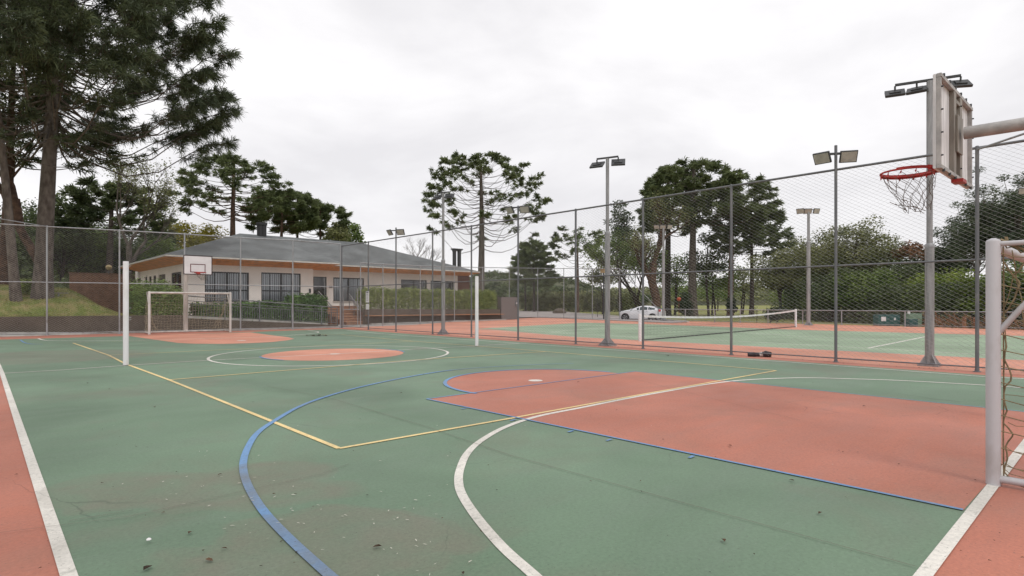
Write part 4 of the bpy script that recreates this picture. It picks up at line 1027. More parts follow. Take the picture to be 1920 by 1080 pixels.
def araucaria(base, H, rc, zl, nb, lb, mt, tr, seed, sub=6, ns=26, slen=.5, sw=.09, prof=None, tipup=.22, sag=.08, lean=(0, 0), bark='barkdark', inner=.55, group=None, twr=1.0, azf=None, drp=.1, subl=.16, flat=.55, tup=.12, lowbare=0, zb=1.0):
    rng = np.random.default_rng(seed); rnd = random.Random(seed)
    root = empty('araucaria_tree', base, lb, 'tree', group)
    m = MB(); n = 10
    def tp(z): t = z/H; return base+Vector((lean[0]*t+.12*math.sin(t*5+seed)*tr*2, lean[1]*t+.12*math.cos(t*4+seed)*tr*2, z))
    m.tube([tp(H*i/n-(.15 if i == 0 else 0)) for i in range(n+1)], [tr*(1.25 if i == 0 else 1.0)*(1-.72*(i/n)**1.1) for i in range(n+1)], 14)
    C = []; D = []
    prof = prof or (lambda t: max(.12, (1-t**3)**.6))
    for i in range(nb):
        t = (i+rnd.random()*.8)/nb; z = zl+(H-zl)*.97*t**zb; az = azf(rnd) if azf and rnd.random() < .5 else i*2.399+rnd.uniform(-.4, .4)
        Lb = rc*prof(t)*rnd.uniform(.78, 1.08); d = Vector((math.cos(az), math.sin(az), 0)); st = tp(z)
        up_ = tipup*rnd.uniform(.6, 1.4)+t*tup; sg = sag*rnd.uniform(.5, 1.5)*(1-t)
        bend = rnd.uniform(-.15, .15); sd = Vector((-d.y, d.x, 0))
        P = [st+d*Lb*s+sd*bend*Lb*s*s+Vector((0, 0, Lb*(up_*s**2.2-sg*math.sin(math.pi*min(1, s*1.15))))) for s in (0, .2, .4, .6, .8, .92, 1)]
        br = max(.018, tr*.14*(1-.5*t))*twr
        m.tube(P, [br, br*.85, br*.7, br*.55, br*.42, br*.3, br*.2], 5)
        def at(s):
            k = s*6; j = min(5, int(k)); S_ = (0, .2, .4, .6, .8, .92, 1)
            j = max(i for i in range(6) if S_[i] <= s+1e-6); f = (s-S_[j])/(S_[j+1]-S_[j]); return P[j].lerp(P[j+1], f)
        for k in range(sub):
            inn = inner+(lowbare if t < .3 else 0); s = 1-(1-inn)*rnd.random()**1.5 if k else 1.0
            o = at(s); a2 = az+rnd.uniform(-1.25, 1.25); dd_ = Vector((math.cos(a2), math.sin(a2), rnd.uniform(-.05, .55))).normalized()
            sl_ = rc*subl*rnd.uniform(.6, 1.3); e = o+dd_*sl_
            if sub > 3: m.tube([o, o.lerp(e, .5)+Vector((0, 0, -.04*sl_)), e], [br*.3, br*.22, br*.15], 3, cap=False)
            for q_ in ((.55, 1.0) if subl > .12 else (1.0,)):
                C.append(o.lerp(e, q_)); D.append(dd_)
    for k in range(10): C.append(tp(H)+Vector((rnd.uniform(-1, 1), rnd.uniform(-1, 1), rnd.uniform(-.3, .3)))*rc*.10); D.append(Vector((0, 0, 1)))
    m.build('trunk', M[bark], root, smooth=True)
    C = np.array(C); D = np.array(D)
    Cr = np.repeat(C, ns, 0); Dr = np.repeat(D, ns, 0)+rng.normal(size=(len(Cr), 3))*np.array([1, 1, flat])[None]*.85
    Cr = Cr+rng.normal(size=Cr.shape)*slen*.18
    V, Fq = strands(Cr, Dr, slen, sw, rng, drp)
    np_mesh('crown', V, Fq, M[mt], root)
    return root
def broadleaf(name, base, H, rx, rz, zc, ncl, npc, ls, lb, mt, tr, seed, bark='barkdark', cat='tree', clr=.17, group=None, limbs=True, shell=.55, lean=(0, 0), nt=1, asp=.6, cone=0):
    rng = np.random.default_rng(seed); rnd = random.Random(seed)
    root = empty(name, base, lb, cat, group); m = MB()
    cc = base+Vector((lean[0], lean[1], zc)); tops = []
    for k in range(nt):
        o = Vector((rnd.uniform(-1, 1), rnd.uniform(-1, 1), 0))*rx*(.25 if nt > 1 else 0); wv = rnd.uniform(0, 6)
        pts = [base+o*(.4+.6*t)+Vector((lean[0]*t+math.sin(wv+t*4)*tr*1.1, lean[1]*t+math.cos(wv+t*5)*tr*1.1, (zc+rz*.5)*t-(.1 if t == 0 else 0))) for t in (0, .15, .35, .55, .75, 1)]
        m.tube(pts, [tr*1.2, tr, tr*.85, tr*.68, tr*.45, tr*.2], 9); tops.append(pts)
    C = []; 
    for k in range(ncl):
        v = rng.normal(size=3); v /= np.linalg.norm(v); r_ = (shell+(1-shell)*rnd.random())*rnd.uniform(.86, 1.1)
        if v[2] < -.35: v[2] *= .5
        zz = v[2]*rz*r_; kx = (1-cone*(zz/rz*.5+.5))
        c = Vector((cc.x+v[0]*rx*r_*kx, cc.y+v[1]*rx*r_*kx, cc.z+zz)); C.append(c)
        if limbs:
            P = tops[k % nt]; j = rnd.choice((2, 3, 3, 4)) if c.z > cc.z-rz*.3 else 2; a = P[j].lerp(P[j+1], rnd.random()) if j < 5 else P[j]
            mid = a.lerp(c, .5)+Vector((rnd.uniform(-.1, .1)*rx, rnd.uniform(-.1, .1)*rx, -.05*rz)); l_ = tr*rnd.uniform(.16, .3)
            m.tube([a, a.lerp(mid, .5)+Vector((0, 0, .02*rz)), mid, c], [l_, l_*.8, l_*.55, l_*.25], 4, cap=False)
    if limbs or tr > .03: m.build('trunk', M[bark], root, smooth=True)
    C = np.array([tuple(c) for c in C]); cr_ = clr*rx*(.6+.9*rng.random(len(C)))
    n = (npc*(cr_/cr_.mean())**1.6).astype(int)+8
    idx = np.repeat(np.arange(len(C)), n); G3 = rng.normal(size=(len(idx), 3)); G3 /= np.linalg.norm(G3, axis=1, keepdims=True); G3 *= (rng.random(len(idx))**.4)[:, None]
    P = C[idx]+G3*cr_[idx][:, None]*np.array([1.25, 1.25, .8])[None]*1.25
    P[:, 2] = np.maximum(P[:, 2], base.z+.02)
    V, Fq = leaf_quads(P, ls, rng, asp)
    np_mesh('crown', V, Fq, M[mt], root)
    return root
def B_(u, d, z=None): p = AT(u, HZ, d); p.z = height(p.x, p.y) if z is None else z; return p
def Ht(v, d, z=GZ): return CH+(HZ-v)/F*d-z
def pxr(px, d): return px*d/F
# ---- the big araucaria on the mound
dB = 25.6
bb = AT(84, 552, dB); bb.z = mh(bb.x, bb.y)-.1
big = araucaria(bb, 16.4, 6.75, 7.4, 165, 'huge araucaria with thick straight trunk on the mound, crown filling the top left', 'arau', .355, 11, sub=25, ns=46, slen=.34, sw=.027,
    prof=lambda t: (1.0-.22*t) if t < .35 else (.923-.6*((t-.35)/.65)**1.5), tipup=.14, sag=.22, bark='bark', inner=.50, lean=(.35, .1), subl=.105, twr=1.0, drp=.15, flat=1.1, tup=.34, lowbare=.22)
b2 = AT(32, 553, 24.5); b2.z = mh(b2.x, b2.y)-.1
araucaria(b2, 13.2, 4.4, 6.2, 34, 'slender mottled trunk standing left of the huge araucaria', 'arau', .185, 12, sub=8, ns=26, slen=.3, sw=.04, lean=(-1.1, -.6), bark='bark', tipup=.1, sag=.2, inner=.4, twr=1.1, drp=.3)
b3_ = AT(2, 545, 28); b3_.z = mh(b3_.x, b3_.y)-.1
araucaria(b3_, 12.5, 4.0, 6.0, 30, 'orange barked trunk at the very left edge of the mound', 'arau', .26, 13, sub=8, ns=26, slen=.3, sw=.04, bark='barkred', lean=(.6, .3))
def bare(name, base, H, tr, seed, lb, mt='twig', lean=(0, 0), spread=.5, depth_=4, leaves=None, cat='tree', start=.35):
    rnd = random.Random(seed); root = empty(name, base, lb, cat); m = MB(); tips = []
    def grow(p, d, L_, r, k):
        pts = [p]; q = p.copy(); dd_ = d.copy()
        for i in range(4):
            dd_ = (dd_+Vector((rnd.uniform(-1, 1), rnd.uniform(-1, 1), rnd.uniform(-.5, .9)))*.16).normalized(); q = q+dd_*L_/4; pts.append(q.copy())
        m.tube(pts, [r*(1-.11*i) for i in range(5)], 6 if r > .05 else 4, cap=False)
        if k == 0: tips.append(q); return
        for j in range(rnd.choice((2, 3, 3))):
            s = rnd.choice((2, 3, 4)); nd = (dd_+Vector((rnd.uniform(-1, 1), rnd.uniform(-1, 1), rnd.uniform(-.35, .7)))*spread*1.5).normalized(); grow(pts[s], nd, L_*rnd.uniform(.5, .75), r*.55, k-1)
        if k < depth_: grow(pts[4], dd_, L_*.6, r*.5, k-1)
    d0 = Vector((lean[0], lean[1], 1)).normalized(); t1 = base+d0*H*start
    wb_ = [base+Vector((0, 0, -.1)), base.lerp(t1, .33)+Vector((tr*.9, 0, 0)), base.lerp(t1, .66)-Vector((tr*.8, 0, 0)), t1]; m.tube(wb_, [tr*1.15, tr, tr*.92, tr*.85], 10)
    for j in range(3): grow(t1 if j else wb_[2], (d0+Vector((rnd.uniform(-1, 1), rnd.uniform(-1, 1), .2))*spread).normalized(), H*(1-start)*rnd.uniform(.45, .6), tr*(.75 if j == 0 else .55), depth_)
    m.build('trunk', M[mt], root, smooth=True)
    if leaves and tips:
        ml, npt, ls, rr = leaves; rg = np.random.default_rng(seed); T_ = np.array([tuple(t) for t in tips]); P = np.repeat(T_, npt, 0)+rg.normal(size=(len(T_)*npt, 3))*rr
        V, Fq = leaf_quads(P, ls, rg); np_mesh('crown', V, Fq, M[ml], root)
    return root
b4 = AT(80, 548, 28.5); b4.z = mh(b4.x, b4.y)-.1
bare('leaning_tree', b4, 9.2, .2, 14, 'twisted reddish leaning tree with bare twigs behind the huge araucaria trunk', 'barkred', lean=(-.22, .12), spread=.55, depth_=4, start=.5, leaves=('leafdark', 5, .1, .2))
b5 = AT(262, 470, 40); b5.z = GZ
bare('bare_tree', b5, Ht(318, 36), .2, 15, 'lichen covered sparse tree reaching over the woods right of the huge trunk', 'bark', lean=(-.12, .0), spread=.5, depth_=5, start=.55, leaves=('leafolive', 3, .12, .25))
# shrub at foot and left woods
def mleaf(u, v, d, r, h, ls, n, nm, lb, mt, seed, cat='shrub', z=None):
    p = AT(u, v, d); 
    if z is not None: p.z = z
    return broadleaf(nm, p, h, r, h*.5, h*.55, 16, n, ls, lb, mt, .03, seed, cat=cat, clr=.45, shell=.2)
mleaf(57, 545, 26, .45, .8, .10, 60, 'small_shrub', 'small light green shrub at the foot of the huge araucaria', 'hedge', 41, z=mh(AT(57, 545, 26).x, AT(57, 545, 26).y)-.1)
# araucaria seen between trunks
araucaria(B_(207, 46), Ht(352, 46), pxr(84, 46), Ht(440, 46), 40, 'dark araucaria rising out of the woods just left of the clubhouse roof', 'leafdark', .34, 16, sub=6, ns=26, slen=.42, sw=.075, tipup=.15, sag=.05, subl=.14)
woods = 'trees of the wood left of the clubhouse'
for i, (u, d, vt, wpx, mt, lb) in enumerate((
    (8, 42, 395, 62, 'leafdark', 'dark leafy tree at the left edge of the wood'), (55, 47, 372, 66, 'leafdark', 'tall dark tree showing between the two mottled trunks'), (118, 46, 352, 50, 'leafdark', 'tall dark tree immediately right of the huge trunk'),
    (150, 50, 418, 60, 'leafmid', 'mid green tree low in the wood right of the huge trunk'), (232, 52, 425, 52, 'leafdark', 'dark tree below the dark araucaria'), (288, 56, 398, 36, 'leafdark', 'narrow dark tree right of the dark araucaria'),
    (95, 56, 420, 60, 'leafolive', 'olive green tree deep in the wood behind the huge trunk'), (335, 60, 408, 46, 'leafyellow', 'yellow green tree peeking over the left slope of the roof'), (385, 64, 416, 44, 'leafyellow', 'yellow tinged tree behind the left roof slope'), (300, 50, 452, 40, 'leafmid', 'low green tree just behind the left eave'),
    (180, 60, 400, 60, 'leafdark', 'shadowy tall tree at the back of the wood'), (250, 54, 455, 50, 'leafmid', 'bushy green tree behind the brown slatted wall'))):
    H = Ht(vt, d); r = pxr(wpx, d)
    broadleaf('leafy_tree', B_(u, d), H, r, H*.36, H*.62, 44, 190, .20, lb, mt, .16, 50+i, clr=.26, group=woods)
C = []
rg = np.random.default_rng(8)
n = 26000; uu = rg.uniform(-60, 345, n); dd2 = rg.uniform(0, 14, n)+np.interp(uu, [-60, 120, 150], [38, 39, 47]); zz = rg.random(n)**1.2*3.6*(1+.35*np.sin(uu*.05))+GZ
dirs = np.array([ray(u, HZ) for u in uu]); P = np.stack([CX+dirs[:, 0]*dd2, CY+dirs[:, 1]*dd2, zz], 1)
V, Fq = leaf_quads(P, .26, rg); tag(np_mesh('undergrowth', V, Fq, M['leafdark'], None), 'dense dark undergrowth filling the wood behind the mound', kind='stuff')
# ---- araucarias behind the clubhouse
ga = 'araucarias behind the clubhouse roof'
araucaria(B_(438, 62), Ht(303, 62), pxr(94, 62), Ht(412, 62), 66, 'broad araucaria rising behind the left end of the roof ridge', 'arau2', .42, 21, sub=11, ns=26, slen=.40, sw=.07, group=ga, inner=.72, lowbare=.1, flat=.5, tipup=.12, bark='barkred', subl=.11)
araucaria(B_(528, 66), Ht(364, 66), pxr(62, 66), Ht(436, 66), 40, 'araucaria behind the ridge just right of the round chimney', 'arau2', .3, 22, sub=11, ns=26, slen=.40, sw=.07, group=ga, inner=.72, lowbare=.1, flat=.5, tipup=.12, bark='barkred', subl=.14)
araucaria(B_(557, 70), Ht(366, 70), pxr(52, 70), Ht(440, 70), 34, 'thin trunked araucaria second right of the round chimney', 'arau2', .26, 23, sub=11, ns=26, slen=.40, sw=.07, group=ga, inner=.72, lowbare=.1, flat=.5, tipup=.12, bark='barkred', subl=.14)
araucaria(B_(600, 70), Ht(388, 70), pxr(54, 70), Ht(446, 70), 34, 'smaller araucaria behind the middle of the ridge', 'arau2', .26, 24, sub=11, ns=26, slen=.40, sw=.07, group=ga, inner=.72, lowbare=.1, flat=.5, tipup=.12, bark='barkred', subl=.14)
broadleaf('leafy_tree', B_(655, 74), Ht(428, 74), pxr(26, 74), 2.2, Ht(452, 74), 26, 90, .28, 'small round tree tuft at the right end of the tree row over the ridge', 'leafmid', .15, 25, group=ga, clr=.3)
broadleaf('leafy_tree', B_(628, 68), Ht(430, 68), pxr(24, 68), 1.6, Ht(444, 68), 20, 80, .26, 'low bushy tree touching the ridge between two araucarias', 'leafolive', .15, 26, group=ga, clr=.3)
bare('bare_tree', B_(785, 62), Ht(452, 62), .14, 27, 'leafless tree behind the right slope of the roof', lean=(0, 0), spread=.6, depth_=5, start=.45)
# ---- the free-standing araucaria
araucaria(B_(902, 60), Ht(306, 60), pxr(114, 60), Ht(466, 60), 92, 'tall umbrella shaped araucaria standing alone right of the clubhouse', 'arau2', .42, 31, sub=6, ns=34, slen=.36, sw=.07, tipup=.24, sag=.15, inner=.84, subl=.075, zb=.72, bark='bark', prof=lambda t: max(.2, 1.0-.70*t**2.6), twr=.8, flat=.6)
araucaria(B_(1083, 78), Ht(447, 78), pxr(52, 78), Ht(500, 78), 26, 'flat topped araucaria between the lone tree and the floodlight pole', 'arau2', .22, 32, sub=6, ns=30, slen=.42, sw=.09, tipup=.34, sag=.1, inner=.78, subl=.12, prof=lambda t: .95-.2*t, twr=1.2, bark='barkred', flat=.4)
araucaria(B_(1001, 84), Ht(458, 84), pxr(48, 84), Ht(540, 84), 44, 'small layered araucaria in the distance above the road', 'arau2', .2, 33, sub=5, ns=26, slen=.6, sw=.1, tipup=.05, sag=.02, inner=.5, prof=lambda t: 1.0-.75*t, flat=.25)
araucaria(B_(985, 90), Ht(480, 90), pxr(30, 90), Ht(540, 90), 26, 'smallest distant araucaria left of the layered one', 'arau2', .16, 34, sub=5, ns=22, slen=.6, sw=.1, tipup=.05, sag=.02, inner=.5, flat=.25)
# ---- group on the right lawn
gr_ = 'large trees on the lawn beyond the tennis court'
broadleaf('conifer_tree', B_(1166, 66), Ht(362, 66), pxr(40, 66), Ht(362, 66)*.40, Ht(452, 66), 60, 95, .22, 'tall ragged conifer standing behind the middle floodlight pole', 'leafpine', .2, 35, group=gr_, clr=.22, cone=.65, shell=.15)
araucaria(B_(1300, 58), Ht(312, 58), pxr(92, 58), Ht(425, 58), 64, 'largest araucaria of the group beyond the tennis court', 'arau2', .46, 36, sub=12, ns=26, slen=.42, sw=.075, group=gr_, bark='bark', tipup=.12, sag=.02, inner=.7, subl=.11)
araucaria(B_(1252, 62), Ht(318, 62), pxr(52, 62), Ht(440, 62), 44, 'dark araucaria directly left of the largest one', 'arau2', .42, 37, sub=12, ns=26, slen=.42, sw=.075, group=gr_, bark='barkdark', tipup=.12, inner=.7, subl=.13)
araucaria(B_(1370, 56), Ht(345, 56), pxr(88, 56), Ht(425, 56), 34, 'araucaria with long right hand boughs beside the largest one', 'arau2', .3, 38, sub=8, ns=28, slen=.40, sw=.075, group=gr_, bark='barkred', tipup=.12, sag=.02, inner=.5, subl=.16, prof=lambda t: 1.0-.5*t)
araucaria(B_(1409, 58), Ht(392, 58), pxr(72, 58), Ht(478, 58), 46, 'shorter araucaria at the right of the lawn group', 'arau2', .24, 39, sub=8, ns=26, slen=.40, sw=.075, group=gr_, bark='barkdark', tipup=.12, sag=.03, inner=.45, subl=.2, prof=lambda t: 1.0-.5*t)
bare('gnarled_tree', B_(1228, 56), Ht(392, 56), .42, 40, 'thick reddish gnarled trunk leaning over behind the parked car', 'barkred', lean=(-.05, 0), spread=.6, depth_=4, start=.5, leaves=('leafolive', 10, .16, .35))
bare('gnarled_tree', B_(1214, 60), Ht(440, 60), .2, 42, 'sprawling dark limbed tree leaning left towards the ragged conifer', 'barkdark', lean=(-.75, .2), spread=.7, depth_=5, start=.35, leaves=('leafmid', 5, .16, .3))
bare('slender_tree', B_(1195, 64), Ht(470, 64), .1, 43, 'slender bent sapling trunks left of the parked car', 'barkdark', lean=(-.2, 0), spread=.5, depth_=4, start=.3, leaves=('leafolive', 5, .16, .3))
for i, (u, d, vt, wpx, mt, lb) in enumerate(((1135, 70, 470, 40, 'leafolive', 'thin foliaged tree between the flat topped araucaria and the pole'), (1268, 66, 470, 40, 'leafmid', 'loose leafy tree filling the gap between the big trunks'), (1340, 66, 485, 46, 'leafmid', 'low spreading tree under the largest araucaria'), (1328, 60, 430, 42, 'leafdark', 'dark foliage tree between the two big trunks'), (1392, 70, 500, 34, 'leafolive', 'sparse low tree under the long boughs'),
    (1290, 90, 525, 44, 'leafmid', 'low round tree far behind the big trunks'), (1345, 92, 530, 40, 'leafmid', 'low bushy tree far behind the small cypress'))):
    H = Ht(vt, d); r = pxr(wpx, d)
    broadleaf('leafy_tree', B_(u, d), H, r, H*.34, H*.64, 38, 70, .22, lb, mt, .1, 70+i, clr=.22, group=gr_, nt=2)
# ---- broadleaf mass on the right
gw = 'trees bordering the lawn on the right'
for i, (u, d, vt, wpx, zf, mt, lb, sh) in enumerate((
    (1462, 52, 470, 50, .62, 'leafolive', 'thin leafed tree left of the far floodlight pole', .4), (1500, 60, 450, 50, .6, 'leafolive', 'olive tree immediately behind the far floodlight pole', .4), (1545, 50, 432, 62, .62, 'leafolive', 'airy olive tree right of the far floodlight pole', .35),
    (1598, 46, 412, 66, .64, 'leafolive', 'tallest airy olive tree right of the pair of fence floodlights', .35), (1655, 48, 452, 58, .55, 'leafmid', 'rounded green tree behind the teal boxes', .4), (1560, 44, 505, 60, .5, 'leafdark', 'dark low tree right of the net post', .3),
    (1618, 42, 500, 60, .5, 'leafmid', 'dense bushy tree above the teal double box', .3), (1690, 42, 490, 62, .5, 'leafdark', 'dense dark tree behind the nearest floodlight pole', .3), (1770, 38, 505, 62, .5, 'leaffresh', 'bright green bushy tree right of the nearest pole', .3),
    (1850, 34, 500, 66, .5, 'leaffresh', 'leafy tree behind the near goal post', .3), (1925, 32, 488, 66, .5, 'leafmid', 'leafy tree at the right edge behind the near goal', .3), (1505, 70, 520, 60, .5, 'leafmid', 'low round tree on the lawn edge', .3), (1745, 46, 452, 46, .6, 'leafdark', 'dark tree in the gap left of the tall pines', .35))):
    H = Ht(vt, d); r = pxr(wpx, d)
    broadleaf('leafy_tree', B_(u, d), H, r, H*(1-zf), H*zf, 60, 190, .16, lb, mt, .13, 90+i, clr=.22, group=gw, nt=2, shell=sh)
broadleaf('brown_tree', B_(1703, 44), Ht(458, 44), pxr(28, 44), .7, Ht(473, 44), 14, 90, .16, 'patch of dry brown foliage between the green trees', 'brownleaf', .05, 120, clr=.3)
gp_ = 'tall dark pines at the right edge'
for i, (u, d, vt, wpx, lb) in enumerate(((1838, 40, 318, 56, 'tall dark pine behind the near backboard'), (1905, 38, 300, 50, 'tallest dark pine at the right edge of the photo'), (1790, 44, 395, 42, 'shorter dark pine left of the tall pines'), (1870, 46, 345, 50, 'dark pine in the gap between the two tallest'))):
    H = Ht(vt, d); r = pxr(wpx, d)
    broadleaf('pine_tree', B_(u, d), H, r, H*.40, H*.60, 80, 150, .17, lb, 'leafpine', .2, 130+i, clr=.2, group=gp_, shell=.15, cone=.35, asp=.35, bark='bark')
# undergrowth right
n = 30000; uu = rg.uniform(1470, 2000, n); t_ = rg.random(n); dd2 = np.interp(uu, [1470, 1600, 1750, 2000], [50, 40, 34, 29])+rg.random(n)*6; zz = rg.random(n)**1.3*2.6+GZ
dirs = np.array([ray(u, HZ) for u in uu]); P = np.stack([CX+dirs[:, 0]*dd2, CY+dirs[:, 1]*dd2, zz], 1)
V, Fq = leaf_quads(P, .18, rg); tag(np_mesh('undergrowth', V, Fq, M['leafdark'], None), 'dense dark undergrowth beneath the trees right of the tennis court', kind='stuff')
n = 2600; uu = rg.uniform(1745, 1990, n); dd2 = np.interp(uu, [1740, 2000], [31.5, 27.5])+rg.random(n)*1.6
m = MB(); rnd = random.Random(3)
for k in range(240):
    u = rnd.uniform(1740, 1980); d = np.interp(u, [1740, 2000], [31, 27.2])+rnd.random()*1.4; p = B_(u, d, GZ+rnd.random()*.3); a = rnd.uniform(0, 3.14); q = p+Vector((math.cos(a)*.5, math.sin(a)*.5, rnd.uniform(-.1, .75))); m.tube([p, p.lerp(q, .5)+Vector((0, 0, .08)), q], .012, 3, cap=False)
tag(m.build('brushwood', M['brownleaf']), 'tangle of dry brown brushwood behind the low fence', kind='stuff')
# small cypresses and saplings on the lawn
gs = 'young cypresses planted along the road'
for i, (u, v, d, vt, wpx, lb) in enumerate(((1284, 603.5, 41.5, 546, 12, 'small dark cypress in front of the big trunks, right of the car'), (1371, 606, 39, 540, 8, 'thin dark cypress hidden behind the dividing fence post'))):
    H = Ht(vt, d); broadleaf('cypress', B_(u, d), H, pxr(wpx, d), H*.46, H*.5, 34, 150, .11, lb, 'cypressleaf', .04, 140+i, clr=.5, cone=.5, shell=.1, group=gs)
H = Ht(572, 38); broadleaf('leaning_shrub', B_(1444, 38), H, pxr(22, 38), H*.42, H*.5, 26, 130, .11, 'dark green leaning shrub behind the far end of the tennis net', 'cypressleaf', .05, 145, cat='shrub', clr=.35, lean=(.35, -.2), shell=.1)
for u, d, vt, lb in ((1120, 52, 556, 'thin staked sapling on the lawn left of the pole'), (1419, 42, 583, 'tiny staked sapling behind the tennis net')):
    p = B_(u, d); H = Ht(vt, d); rt_ = empty('sapling', p, lb, 'sapling'); MB().tube([p, p+Vector((.02, 0, H*.5)), p+Vector((0, 0, H))], .025, 6).build('trunk', M['barkdark'], rt_)
    rgx = np.random.default_rng(int(u)); Pq = np.array(tuple(p))[None]+np.array([0, 0, H*.8])[None]+rgx.normal(size=(90, 3))*np.array([.1, .1, .22])[None]; V, Fq = leaf_quads(Pq, .08, rgx); np_mesh('crown', V, Fq, M['leafdark'], rt_)
# ---- hedges and shrubs
def hedge(name, path, z0, z1, wd, n, ls, lb, mt, seed, bump=.12, cat='hedge', asp=.35):
    rg = np.random.default_rng(seed); path = [np.array(tuple(p)) for p in path]
    sl = [np.linalg.norm(b-a) for a, b in zip(path, path[1:])]; tot = sum(sl); V0 = []
    t = rg.random(n)*tot; acc = 0; P = np.zeros((n, 3)); nr = np.zeros((n, 3))
    for (a, b), l in zip(zip(path, path[1:]), sl):
        k = (t >= acc) & (t <= acc+l); f = ((t[k]-acc)/l)[:, None]; P[k] = a+(b-a)*f; d = (b-a)/l; nr[k] = np.array([-d[1], d[0], 0]); acc += l
    h = rg.random(n)**.75; lump = np.sin(t*2.3+seed)*.5+np.sin(t*5.1+1)*.3+np.sin(t*11.7)*.2
    off = (rg.random(n)-.5)*2; off = np.sign(off)*np.abs(off)**.35*(wd/2)*(1+bump*lump*2)*(1-.35*h**3)
    P += nr*off[:, None]; P[:, 2] = z0+(z1-z0)*h*(1+bump*lump*.6+bump*.5*rg.normal(size=n)*(h > .85))
    V, Fq = leaf_quads(P, ls, rg, asp); root = empty(name, Vector(path[0]), lb, cat); np_mesh('foliage', V, Fq, M[mt], root)
    m = MB(); rnd = random.Random(seed)
    for k in range(int(tot*7)):
        s = rnd.random(); j = 0; L0 = s*tot
        while j < len(sl)-1 and L0 > sl[j]: L0 -= sl[j]; j += 1
        q = Vector(path[j]).lerp(Vector(path[j+1]), L0/sl[j]); q.z = z0; m.tube([q, q+Vector((rnd.uniform(-.15, .15), rnd.uniform(-.15, .15), (z1-z0)*.9))], .014, 4, cap=False)
    m.build('stems', M['barkdark'], root)
    return root
hz_ = CH+(HZ-541)/F*depth(W0)
hedge('clipped_hedge', [W0-nrm_*.8+Vector((.2, 0, 0)), W1-nrm_*.8], .75, hz_+.02, 1.15, 30000, .13, 'long clipped bamboo hedge above the planter bench', 'hedge', 5, .11, asp=.3)
p1_, p2_ = PY(247, 560, 17.6), PY(347, 560, 17.6)
hedge('bushy_hedge', [Vector((p1_.x, 17.7, 0)), Vector((p2_.x-.1, 17.7, 0))], .55, 2.0, 1.5, 15000, .10, 'bright green bushy hedge left of the basketball pole', 'bush', 6, .26, cat='shrub', asp=.4)
rs = 'shrubs growing along the access ramp'
for i, (u0, u1, vt, Y, lb, mt) in enumerate(((362, 470, 571, 18.2, 'low leafy planting behind the ramp railing below the first large window', 'shrub'), (455, 545, 568, 18.4, 'leafy planting behind the ramp railing below the second large window', 'shrub'), (540, 610, 556, 18.6, 'tall glossy bush by the left handrail of the steps', 'shrub'))):
    a, b = PY(u0, vt, Y), PY(u1, vt, Y); zt_ = a.z
    hedge('ramp_shrub', [Vector((a.x, Y, 0)), Vector(((a.x+b.x)/2, Y+.15, 0)), Vector((b.x, Y, 0))], .1, zt_, 1.2, 8000, .13, lb, mt, 60+i, .12, cat='shrub', asp=.5)['group'] = rs
a, b = PY(360, 575, 18), PY(625, 590, 18)
# ---- distant wooded ridge
def ridge(name, prof, d0, d1, mt, lb, n, ls, seed):
    rg = np.random.default_rng(seed); us = np.array([p[0] for p in prof]); vs_ = np.array([p[1] for p in prof])
    m = MB(); st = []; k = 90
    for i in range(k+1):
        u = us[0]+(us[-1]-us[0])*i/k; v = np.interp(u, us, vs_)+1.6*mnoise.noise(Vector((u*.05, seed, 0)))*1.5
        a = AT(u, HZ, d0); b = AT(u, v, (d0+d1)/2); c = AT(u, HZ, d1); a.z = c.z = height(a.x, a.y)-.5; b2_ = AT(u, HZ-(HZ-v)*.75, d0+(d1-d0)*.22)
        st.append((a, b2_, b, c))
    for i, s in enumerate(st): m.v += [tuple(x) for x in s]
    for i in range(k):
        for j in range(3): m.f.append((i*4+j, i*4+j+1, i*4+4+j+1, i*4+4+j))
    tag(m.build(name, M['hill'], smooth=True), lb, kind='structure')
    u = rg.uniform(us[0], us[-1], n); v = np.interp(u, us, vs_); f = rg.random(n); d = d0+(d1-d0)*.5*f; vv = HZ-(HZ-v)*(f**.5)*(1.0+.06*rg.normal(size=n))-1
    P = np.array([tuple(AT(a, b, c)) for a, b, c in zip(u, vv, d)]); V, Fq = leaf_quads(P, ls, rg)
    tag(np_mesh('distant_wood', V, Fq, M[mt], None), 'far off wood covering the '+lb, kind='stuff')
ridge('hills', [(770, 548), (860, 530), (895, 516), (930, 511), (960, 518), (1000, 530), (1040, 523), (1075, 526), (1110, 538), (1150, 548), (1220, 556)], 105, 140, 'leafdark', 'dark rounded hill right of the clubhouse', 9000, .75, 3)
ridge('hills', [(1080, 547), (1200, 541), (1300, 540), (1420, 541), (1520, 545), (1650, 550)], 190, 260, 'leafolive', 'low far ridge along the horizon', 8000, 1.2, 4)
ridge('hills', [(-150, 470), (60, 480), (250, 488), (420, 500), (600, 512), (800, 530), (900, 540)], 88, 120, 'leafdark', 'dark wooded rise far behind the clubhouse and mound', 12000, .7, 5)
hh_ = [Vector(tuple(B_(u, d))) for u, d in ((985, 92), (1040, 88), (1120, 84), (1190, 86))]
hedge('field_hedge', hh_, GZ, 2.6, 3.5, 9000, .35, 'broad rough hedge of brown green bushes bordering the far lawn', 'leafolive', 15, .2, asp=.7)
